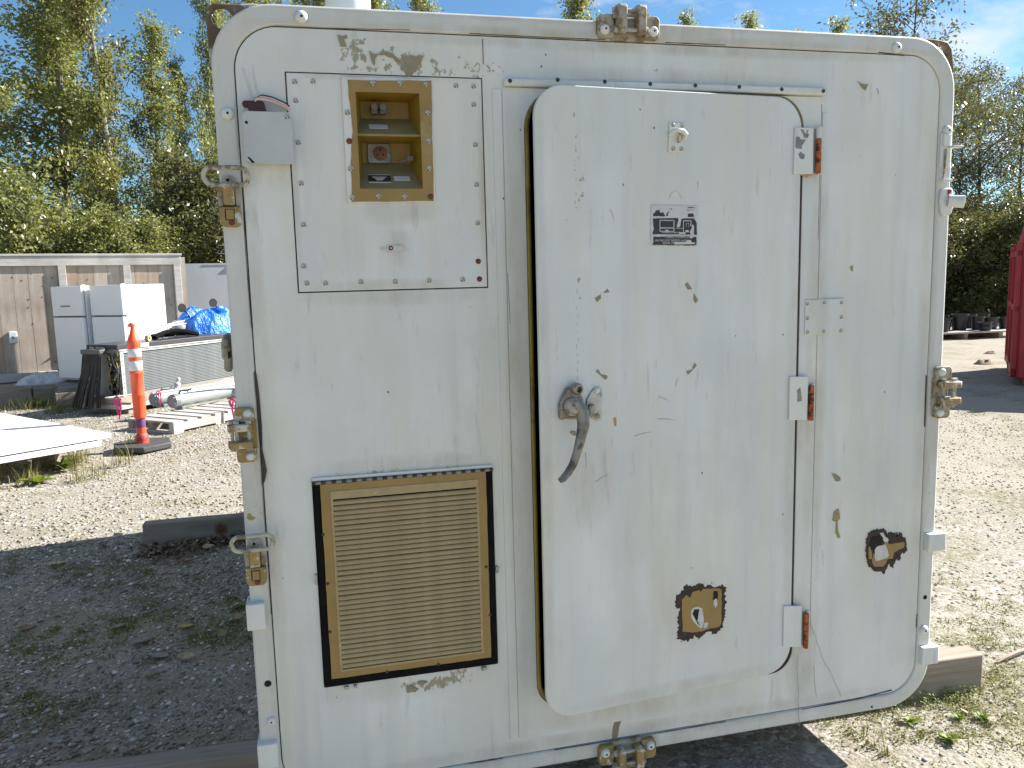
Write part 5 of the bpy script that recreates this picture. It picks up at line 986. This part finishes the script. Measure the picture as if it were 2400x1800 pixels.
q = (-3.524,8.750,0.264); ribbon(q[:2], q[2], 1., 'pink ribbon tied to a stick at the near end of the crate'); t = thing('short_stick', 'short pale stick holding the pink ribbon on the crate', 'stick', (q[0], q[1], q[2])); m = MB(); m.cyl((-.10, .02, .01), (.10, -.01, -.005), .012, 7); m.build('stick', M_rail, t); m = MB(); m.cyl((-.1, .02, .01), (.3, .42, .0), .010, 7); m.build('stick_tail', M_rail, t)
q = pw_(.36, .70); ribbon(q, .40, .6, 'pink ribbon on the end of the thin white pole')
q = (-2.031,7.900,0.262); ribbon(q[:2], q[2], 1., 'pink ribbon hanging on the pallet beside the shelter clamp')
# tarp covered machine
q = (-2.733,11.300,0.852); tv = thing('covered_vehicle', 'blue tarpaulin over a small vehicle with two mirrors sticking out', 'covered vehicle', (q[0] + .05, 11.4, 0), .45)
k = NT('blue_tarp'); n1 = k.noise(k.coord((1, 1, 1)), 3.2, 6, .6); col = k.mix(k.rng(n1, .52, .66, 0, .7), (.010, .150, .62), (.10, .42, .78)); k.bump(k.noise(k.coord((3, 3, .8), rot=(0, .5, 0)), 2.2, 5, .6), .9, .09); M_tarp = k.done(col, .32, 0, .5)
t_, m = heap('tmp', (0, 0), .74, .55, 1.27, 9, None, 'x', 'x', 0, 34, 2.6, .10); bpy.data.objects.remove(t_); m.build('tarp', M_tarp, tv)
for x, z, yy in ((-.40, 1.30, -.1), (.12, 1.36, .0)):
    m = MB(); m.tube([(x + .12, yy, z - .28), (x + .10, yy, z - .10), (x + .02, yy, z)], .010, 6); mr = m.build('mirror_stalk', M_black, tv); m = MB(); m.lathe([(.065, 0), (.07, .015), (.05, .04)], (x, yy - .02, z + .03), (-.2, 1, .1), 14); m.build('mirror', simple('mirror_shell', (.035, .03, .03), .5) if x < 0 else bpy.data.materials['mirror_shell'], tv)
q = (-3.132,11.000,1.153); t = thing('grey_machine', 'grey cased machine between the refrigerator and the blue tarpaulin', 'machine', (q[0] + .05, 11.1, 0), -.3)
m = MB(); m.box(-.16, -.2, .0, .20, .2, .62); m.build('housing', M_tcap, t, .03); m = MB(); m.lathe([(.17, 0), (.19, .10), (.16, .34), (.05, .42)], (.0, 0, .72), (0, 0, 1), 18); m.build('hood', M_cond, t); m = MB(); m.tube([(-.2, -.2, .5), (-.2, -.22, .9), (.25, -.22, .95), (.3, -.2, .55)], .016, 7); m.build('guard_rail', M_bare, t)

# ------------------------------------------------------------------ right of the yard
k = NT('red_container_paint'); n1 = k.noise(k.coord(), 2.5, 6, .65); n2 = k.noise(k.coord((8, 8, .8)), 2, 5, .6); col = k.mix(k.rng(n1, .35, .7), (.34, .022, .03), (.27, .018, .024)); col = k.mix(k.rng(n2, .62, .70, 0, .6), col, (.13, .04, .025)); M_redc = k.done(col, .5, 0, .4)
A = Vector((8.419,6.793)); D = Vector((10.081,8.546)); ax = Vector((.75, -.66)).normalized(); B = A + ax * 6.2; Cc = D + ax * 6.2 + Vector((.35, .25))
dm = thing('waste_container', 'big red steel waste container with ribs at the right edge', 'container', (A.x, A.y, 0))
def quadprism(pts, z0, zt):
    m = MB(); n = len(pts); m.v = [(p.x - A.x, p.y - A.y, z0) for p in pts] + [(p.x - A.x, p.y - A.y, z) for p, z in zip(pts, zt)]; m.f = [tuple(range(n - 1, -1, -1)), tuple(range(n, 2 * n))] + [(i, (i + 1) % n, (i + 1) % n + n, i + n) for i in range(n)]; return m
def fixn(o):
    bm = bmesh.new(); bm.from_mesh(o.data); bmesh.ops.recalc_face_normals(bm, faces=bm.faces); bm.to_mesh(o.data); bm.free(); return o
fixn(quadprism([A, B, Cc, D], .10, (2.22, 2.22, 1.9, 1.86)).build('body', M_redc, dm, .01))
for i in range(9):
    p = A + ax * (.02 + i * .72); nn = Vector((ax.y, -ax.x)); nn = nn if nn.y < 0 else -nn
    fixn(quadprism([p + nn * .075, p + ax * .10 + nn * .075, p + ax * .10 - nn * .001, p - nn * .001], .12, (2.28,) * 4).build('rib', M_redc, dm, .006))
ez = (D - A); el = ez.length; ez = ez.normalized(); en = Vector((-ez.y, ez.x)); en = en if en.x < 0 else -en
for z0, z1 in ((.12, .24), (1.02, 1.10), (1.78, 1.86)): fixn(quadprism([A + en * .06, A - en * .001, D - en * .001, D + en * .06], z0, (z1,) * 4).build('end_rail', M_redc, dm, .006))
for t_ in (.0, .45, .93): p = A + ez * (t_ * el); fixn(quadprism([p + en * .07, p - en * .001, p + ez * .09 - en * .001, p + ez * .09 + en * .07], .12, (1.95,) * 4).build('end_post', M_redc, dm, .006))
fixn(quadprism([A + ax * .1, B, Cc, D + ax * .1], -.02, (.101,) * 4).build('skid', M_rust, dm))
# platform with black pots
q0 = Vector((12.800,13.205)); q1 = Vector((14.941,13.029)); pd = q1 - q0; pang = math.atan2(pd.y, pd.x)
pf = thing('pot_platform', 'low wooden platform carrying black pots near the far bushes', 'platform', (q0.x, q0.y, 0), pang)
Lp = pd.length
for i in range(6): m = MB(); m.box(-.8, i * .22, .13, Lp + .2, i * .22 + .20, .17); m.build('plank', M_rail, pf, .004)
for xx in (0, .7, 1.6): m = MB(); m.box(xx, .02, -.03, xx + .1, 1.3, .129); m.build('bearer', M_beam, pf)
M_pot = simple('black_pot_plastic', (.018, .019, .022), .4, 0, .3, 8)
def pot(at, z, r, h, lab, seed):
    p = thing('plant_pot', lab, 'pot', (at[0], at[1], z), 0, 'black pots on the low platform')
    m = MB(); m.lathe([(r * .78, 0), (r * .95, h * .9), (r * 1.05, h * .9), (r * 1.05, h), (r * .92, h), (r * .88, h * .86)], (0, 0, 0), (0, 0, 1), 18); m.build('pot_wall', M_pot, p)
    m = MB(); m.lathe([(r * .88, h * .84), (r * .2, h * .88)], (0, 0, 0), (0, 0, 1), 14); m.build('soil', M_litter if False else M_beam, p)
def pp_(x, y): return (q0.x + x * math.cos(pang) - y * math.sin(pang), q0.y + x * math.sin(pang) + y * math.cos(pang))
for i, (x, y, r, h, lab) in enumerate(((-.05, .55, .15, .24, 'black pot half hidden by the shelter edge'), (.28, .20, .155, .25, 'black pot at the front edge of the platform on the left'), (.62, .62, .18, .30, 'wide black pot second from the left, set back'), (1.02, .60, .19, .38, 'tallest dark green black pot in the middle'),
                                      (1.40, .48, .15, .32, 'black pot behind the toppled stack'), (1.78, .55, .19, .28, 'black pot near the red container'), (2.15, .50, .15, .26, 'black pot beside the red container edge'), (.85, .98, .15, .34, 'black pot in the back row left of the tallest'), (1.6, 1.0, .15, .33, 'black pot in the back row right of the tallest'), (2.0, 1.05, .15, .33, 'black pot at the back by the red container'))): pot(pp_(x, y), .171, r, h, lab, i)
for i, z in enumerate((.171, .26)): pot(pp_(1.33, .14 + .01 * i), z, .15, .11, ('shallow dark tray at the front edge of the platform', 'shallow dark tray resting on the other tray')[i], 50 + i)
c6 = []
for px in ((11.055,10.023),): pass
def clod(at, s, lab, seed):
    t, m = heap('soil_clod', at, .28 * s, .22 * s, .10 * s, seed, None, lab, 'clod', -.01, 10, .6, .6); m.build('clod', M_clod, t)
M_clod = simple('soil_clod', (.20, .165, .12), .95, 0, .3, 18, bump=.8)
clod((10.142,9.097), .7, 'low heap of soil on the yard in front of the red container', 3); clod((11.547,10.409), .5, 'small clod of soil farther out in the yard', 5)
t = thing('wood_scrap', 'pale splintered piece of wood lying on the gravel right of the timber end', 'wood scrap', (*(1.793,0.384), 0), .25); m = MB(); m.prism([(0, 0), (.04, .008), (.14, .011), (.27, .003), (.22, -.003), (.06, -.004)], 0, .016, Matrix.Translation((0, 0, .008))); m.build('splinter', M_beam, t, .002)

# ------------------------------------------------------------------ trees
M_bark = wood_mat('poplar_bark', (.20, .19, .155), (.33, .31, .26), 1, .9, (14, 14, 3)); M_bark2 = wood_mat('dark_bark', (.055, .048, .040), (.10, .09, .075), 1, .9, (14, 14, 3))
def leaf_mat(name, stops, tr=(.42, .44, .09), f=.52):
    k = NT(name); at = k.n('ShaderNodeAttribute', attribute_name='tint'); col = k.ramp(at.outputs['Fac'], stops); k.done(col, .36, 0, .55)
    t = k.n('ShaderNodeBsdfTranslucent'); k.set(t.inputs[0], k.mix(.5, col, (*tr,))); mx = k.n('ShaderNodeMixShader'); mx.inputs[0].default_value = f
    k.t.links.new(k.b.outputs[0], mx.inputs[1]); k.t.links.new(t.outputs[0], mx.inputs[2]); k.t.links.new(mx.outputs[0], k.t.nodes['Material Output'].inputs[0]); return k.m
M_leaf = leaf_mat('poplar_leaves', [(0, (.085, .105, .04)), (.4, (.185, .205, .075)), (.75, (.28, .285, .115)), (.93, (.40, .385, .19)), (1, (.50, .45, .24))])
M_leafy = leaf_mat('yellowing_leaves', [(0, (.085, .10, .035)), (.45, (.185, .19, .06)), (.75, (.28, .265, .09)), (.92, (.40, .35, .15)), (1, (.36, .22, .10))])
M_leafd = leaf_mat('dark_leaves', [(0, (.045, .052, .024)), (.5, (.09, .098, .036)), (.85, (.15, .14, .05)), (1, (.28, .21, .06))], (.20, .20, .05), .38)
def tree_meshes(seed, h, cr, nleaf, lsize, base=.14, prof='poplar', lean=0., leafm=None, barkm=None, tr=.075, gap=.35, nb=46):
    rng = random.Random(seed); R = np.random.default_rng(seed)
    m = MB(); n = 12; tp = []
    bx, by = rng.uniform(-.02, .02), rng.uniform(-.02, .02)
    for i in range(n + 1):
        t = i / n; tp.append(Vector((lean * h * t + .10 * math.sin(3 * t + seed), bx * h * t + .10 * math.sin(4 * t + seed * 2), h * t * .97)))
    m.tube(tp, [tr * (1 - .9 * i / n) + .006 for i in range(n + 1)], 8)
    tw = []
    for i in range(nb):
        t = base + (1 - base) * (i + rng.random()) / nb; p = tp[min(n - 1, int(t * n))].lerp(tp[min(n, int(t * n) + 1)], t * n - int(t * n))
        s = (t - base) / (1 - base)
        if prof == 'poplar': w = cr * (.55 + .55 * min(1, s * 2.5)) * (1 - s) ** .33 * rng.uniform(.45, 1.15)
        elif prof == 'bush': w = cr * (.75 + .35 * math.sin(PI * s)) * (1 - s ** 3 * .5)
        else: w = cr * (.35 + .75 * math.sin(PI * min(1, s * .9 + .08)))
        L_ = max(.25, w * rng.uniform(.55, 1.12)); a = rng.uniform(0, 2 * PI); up = rng.uniform(.25, .85) + .5 * s + (rng.uniform(.3, 1.0) if prof == 'poplar' else 0)
        d = Vector((math.cos(a), math.sin(a), up)).normalized(); q = []
        for k in range(5): f = k / 4; q.append(p + d * L_ * f + Vector((0, 0, -.10 * L_ * f * f)) + Vector((rng.gauss(0, 1), rng.gauss(0, 1), rng.gauss(0, 1))) * L_ * .035 * f)
        m.tube(q, [max(.005, tr * .33 * (1 - s * .6) * (1 - .8 * k / 4)) for k in range(5)], 5)
        for k in range(2, 5):
            tw.append((q[k], .10 + .13 * L_, 1.))
            for _ in range(2 if k < 4 else 3):
                e = q[k] + Vector((rng.gauss(0, 1), rng.gauss(0, 1), rng.gauss(0, .8) + .25)) * (.12 + L_ * .22)
                if rng.random() > gap: tw.append((e, .09 + .09 * L_, .9)); m.tube([q[k], (q[k] + e) / 2 + Vector((0, 0, .03)), e], .0045, 4)
    me_t = m.mesh('trunk', barkm or M_bark)
    P = np.array([list(t[0]) for t in tw]); sg = np.array([t[1] for t in tw]); wt = np.array([t[2] * t[1] ** 2 for t in tw]); wt = wt * R.uniform(.3, 1.7, len(wt)); wt /= wt.sum()
    ix = R.choice(len(tw), nleaf, p=wt); c = P[ix] + R.normal(0, 1, (nleaf, 3)) * sg[ix][:, None] * .62
    c[:, 2] = np.maximum(c[:, 2], .04)
    d = R.normal(0, 1, (nleaf, 3)); d[:, 2] = d[:, 2] * .7 - .45; d /= np.linalg.norm(d, axis=1)[:, None]
    e = R.normal(0, 1, (nleaf, 3)); s = np.cross(d, e); s /= np.linalg.norm(s, axis=1)[:, None]
    sz = lsize * R.uniform(.55, 1.25, nleaf)[:, None]; nn = np.cross(d, s)
    V = np.stack([c, c + d * sz * .5 + s * sz * .27 + nn * sz * .08, c + d * sz * 1.15, c + d * sz * .5 - s * sz * .27 + nn * sz * .08], 1).reshape(-1, 3)
    me = bpy.data.meshes.new('crown'); me.vertices.add(len(V)); me.vertices.foreach_set('co', V.ravel()); me.loops.add(nleaf * 4); me.loops.foreach_set('vertex_index', np.arange(nleaf * 4)); me.polygons.add(nleaf); me.polygons.foreach_set('loop_start', np.arange(nleaf) * 4); me.update(calc_edges=True)
    at = me.attributes.new('tint', 'FLOAT', 'FACE'); tint = np.clip(R.normal(.45, .22, nleaf) + R.normal(0, .12, len(tw))[ix], 0, 1); at.data.foreach_set('value', tint)
    me.materials.append(leafm or M_leaf); return me_t, me
VAR = {'a': tree_meshes(1, 9.0, 1.35, 24000, .076, .10), 'b': tree_meshes(2, 9.0, 1.15, 20000, .076, .12, leafm=M_leafy), 'c': tree_meshes(5, 8.0, 1.30, 20000, .076, .10),
       'd': tree_meshes(8, 9.0, 1.0, 13000, .085, .22, gap=.15, nb=40), 'e': tree_meshes(11, 7.0, 1.5, 12000, .078, .24, 'round', leafm=M_leafd, barkm=M_bark2, nb=54, tr=.085),
       'o': tree_meshes(21, 8.0, 1.75, 7500, .09, .3, 'round', leafm=M_leafd, barkm=M_bark2, gap=.2, nb=34, tr=.07),
       's': tree_meshes(14, 3.2, 1.15, 20000, .074, .02, 'bush', leafm=M_leaf, nb=44, tr=.03), 'u': tree_meshes(17, 3.2, 1.35, 16000, .085, .02, 'bush', leafm=M_leafd, barkm=M_bark2, nb=44, tr=.035)}
def tree(kind, px3, var, h, lab, group, rz, z=TER, sx=1., lean=0.):
    mt, mc = VAR[var]; h0 = {'a': 9, 'b': 9, 'c': 8, 'd': 9, 'e': 7, 'o': 8, 's': 3.2, 'u': 3.2}[var]; s = h / h0
    t = thing(kind, lab, 'shrub' if kind == 'shrub' else 'tree', (px3[0], px3[1], z - .03), rz, group); t.rotation_euler = (0, lean, rz) if not lean else (0, lean, 0); t.scale = (s * sx, s * sx, s)
    link('trunk', mt, t); link('crown', mc, t); return t
g1 = 'poplars behind the board fence'; g2 = 'poplar tops showing over the shelter roof'; g3 = 'shrubs behind the board fence'; g4 = 'trees at the right edge'; g5 = 'dark shrubs behind the black pots'
tree('poplar_tree', (-7.080,15.500,2.357), 'c', 7.4, 'shorter poplar at the left edge with sky above its top', g1, .3)
tree('poplar_tree', (-6.388,17.500,2.412), 'a', 11.0, 'broad poplar, second from the left, with its top cut off by the frame', g1, 1.2, TER, 1.25)
tree('poplar_tree', (-6.579,20.500,2.517), 'b', 12.0, 'yellowish poplar left of the pale bare trunk', g1, 2.6, TER, .75)
tree('poplar_tree', (-4.711,15.800,2.323), 'b', 10.2, 'poplar with the long pale trunk visible through its leaves', g1, .2, TER, .72, -.04)
tree('poplar_tree', (-4.262,17.600,2.376), 'c', 7.3, 'rounded poplar lower than its neighbours, right of the pale trunk', g1, 4.0)
tree('poplar_tree', (-3.952,19.500,2.435), 'a', 7.0, 'thin topped poplar set back beside the shelter corner', g1, 5.2, TER, .8)
tree('poplar_tree', (-2.945,16.600,2.318), 'a', 10.2, 'dark tall poplar half hidden by the shelter left edge', g1, 2.2, TER, .55)
tree('poplar_tree', (-2.029,19.500,2.399), 'c', 9.9, 'poplar behind the upper left corner of the shelter', g1, 1.0)
tree('poplar_tree', (-0.604,21.500,2.441), 'a', 10.2, 'poplar behind the white roof pipe', g2, 3.6)
tree('poplar_tree', (1.348,21.500,2.405), 'b', 10.0, 'poplar whose low top shows right of the roof pipe', g2, .5)
tree('poplar_tree', (2.552,22.000,2.400), 'c', 9.8, 'poplar whose tip ends beside the small cloud', g2, 1.5, TER, .8)
tree('poplar_tree', (6.860,21.000,2.287), 'd', 10.4, 'thin poplar top just left of the top clamp', g2, 1.0, 0)
tree('poplar_tree', (10.226,21.000,2.225), 'd', 9.6, 'thinnest poplar tip right of the top clamp', g2, 2.0, 0, .8)
tree('poplar_tree', (12.052,20.500,2.174), 'd', 9.5, 'poplar tip above the middle of the door', g2, 3.0, 0)
tree('poplar_tree', (14.126,21.000,2.153), 'd', 9.2, 'low sparse poplar tip over the right hand door edge', g2, 4.4, 0)
tree('poplar_tree', (14.926,20.000,2.105), 'd', 9.3, 'sparse poplar tip, second from the right roof corner', g2, 5.1, 0)
tree('poplar_tree', (14.676,16.500,1.991), 'o', 8.9, 'open crowned poplar behind the upper right corner', g2, .4, 0)
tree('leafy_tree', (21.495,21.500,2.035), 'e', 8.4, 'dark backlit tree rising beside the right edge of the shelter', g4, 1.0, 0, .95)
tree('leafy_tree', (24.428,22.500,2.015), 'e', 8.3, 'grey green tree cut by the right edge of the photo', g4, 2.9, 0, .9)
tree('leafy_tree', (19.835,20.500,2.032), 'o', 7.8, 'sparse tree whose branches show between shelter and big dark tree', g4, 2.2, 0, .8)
tree('shrub', (-6.145,13.400,2.269), 's', 3.5, 'tallest willow shrub over the fence at the left edge', g3, .4)
tree('shrub', (-5.589,13.900,2.275), 's', 2.5, 'shrub just above the fence behind the left refrigerator', g3, 1.9, TER, 1.1)
tree('shrub', (-4.822,13.800,2.258), 's', 2.7, 'shrub above the fence behind the right refrigerator', g3, 3.1)
tree('shrub', (-4.220,14.200,2.260), 's', 2.6, 'shrub at the foot of the pale trunk', g3, 4.0, TER, 1.1)
tree('shrub', (-3.854,15.600,2.301), 's', 2.9, 'shrub behind the end of the board fence', g3, 5.0, TER, 1.1)
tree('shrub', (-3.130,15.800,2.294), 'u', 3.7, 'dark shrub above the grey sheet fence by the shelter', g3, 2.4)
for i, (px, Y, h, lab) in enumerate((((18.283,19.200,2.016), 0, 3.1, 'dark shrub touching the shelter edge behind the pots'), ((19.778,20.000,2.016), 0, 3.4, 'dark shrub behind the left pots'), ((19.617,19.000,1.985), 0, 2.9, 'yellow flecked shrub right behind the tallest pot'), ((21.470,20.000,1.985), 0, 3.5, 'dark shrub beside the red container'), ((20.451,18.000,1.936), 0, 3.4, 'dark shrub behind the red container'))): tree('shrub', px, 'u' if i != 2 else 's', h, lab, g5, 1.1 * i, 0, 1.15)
# far woodland behind everything
def wood(name, segs, n, zmax, mat, seed):
    R = np.random.default_rng(seed); V = []
    t = R.random(n); i = R.integers(0, len(segs), n); S0 = np.array([s[0] for s in segs])[i]; S1 = np.array([s[1] for s in segs])[i]
    c = np.concatenate([S0 + (S1 - S0) * t[:, None] + R.normal(0, 1.2, (n, 2)), zmax * R.random((n, 1)) ** 1.15 * (1 + .25 * np.sin(c0 * 1.3)) if False else zmax * R.random((n, 1)) ** 1.15], 1)
    c[:, 2] *= 1 + .22 * np.sin(c[:, 0] * 1.7) * np.cos(c[:, 1] * .9)
    d = R.normal(0, 1, (n, 3)); d /= np.linalg.norm(d, axis=1)[:, None]; e = R.normal(0, 1, (n, 3)); s = np.cross(d, e); s /= np.linalg.norm(s, axis=1)[:, None]; sz = .15 * R.uniform(.6, 1.3, (n, 1))
    V = np.stack([c, c + d * sz * .5 + s * sz * .4, c + d * sz * 1.1, c + d * sz * .5 - s * sz * .4], 1).reshape(-1, 3)
    me = bpy.data.meshes.new(name); me.vertices.add(len(V)); me.vertices.foreach_set('co', V.ravel()); me.loops.add(n * 4); me.loops.foreach_set('vertex_index', np.arange(n * 4)); me.polygons.add(n); me.polygons.foreach_set('loop_start', np.arange(n) * 4); me.update(calc_edges=True)
    at = me.attributes.new('tint', 'FLOAT', 'FACE'); at.data.foreach_set('value', np.clip(R.normal(.4, .22, n), 0, 1)); me.materials.append(mat); return stuff(link(name, me))
wood('woodland', [((-32, 16), (-20, 24)), ((-20, 24), (2, 27)), ((-18, 20), (-4, 22))], 70000, 3.2, M_leaf, 1)
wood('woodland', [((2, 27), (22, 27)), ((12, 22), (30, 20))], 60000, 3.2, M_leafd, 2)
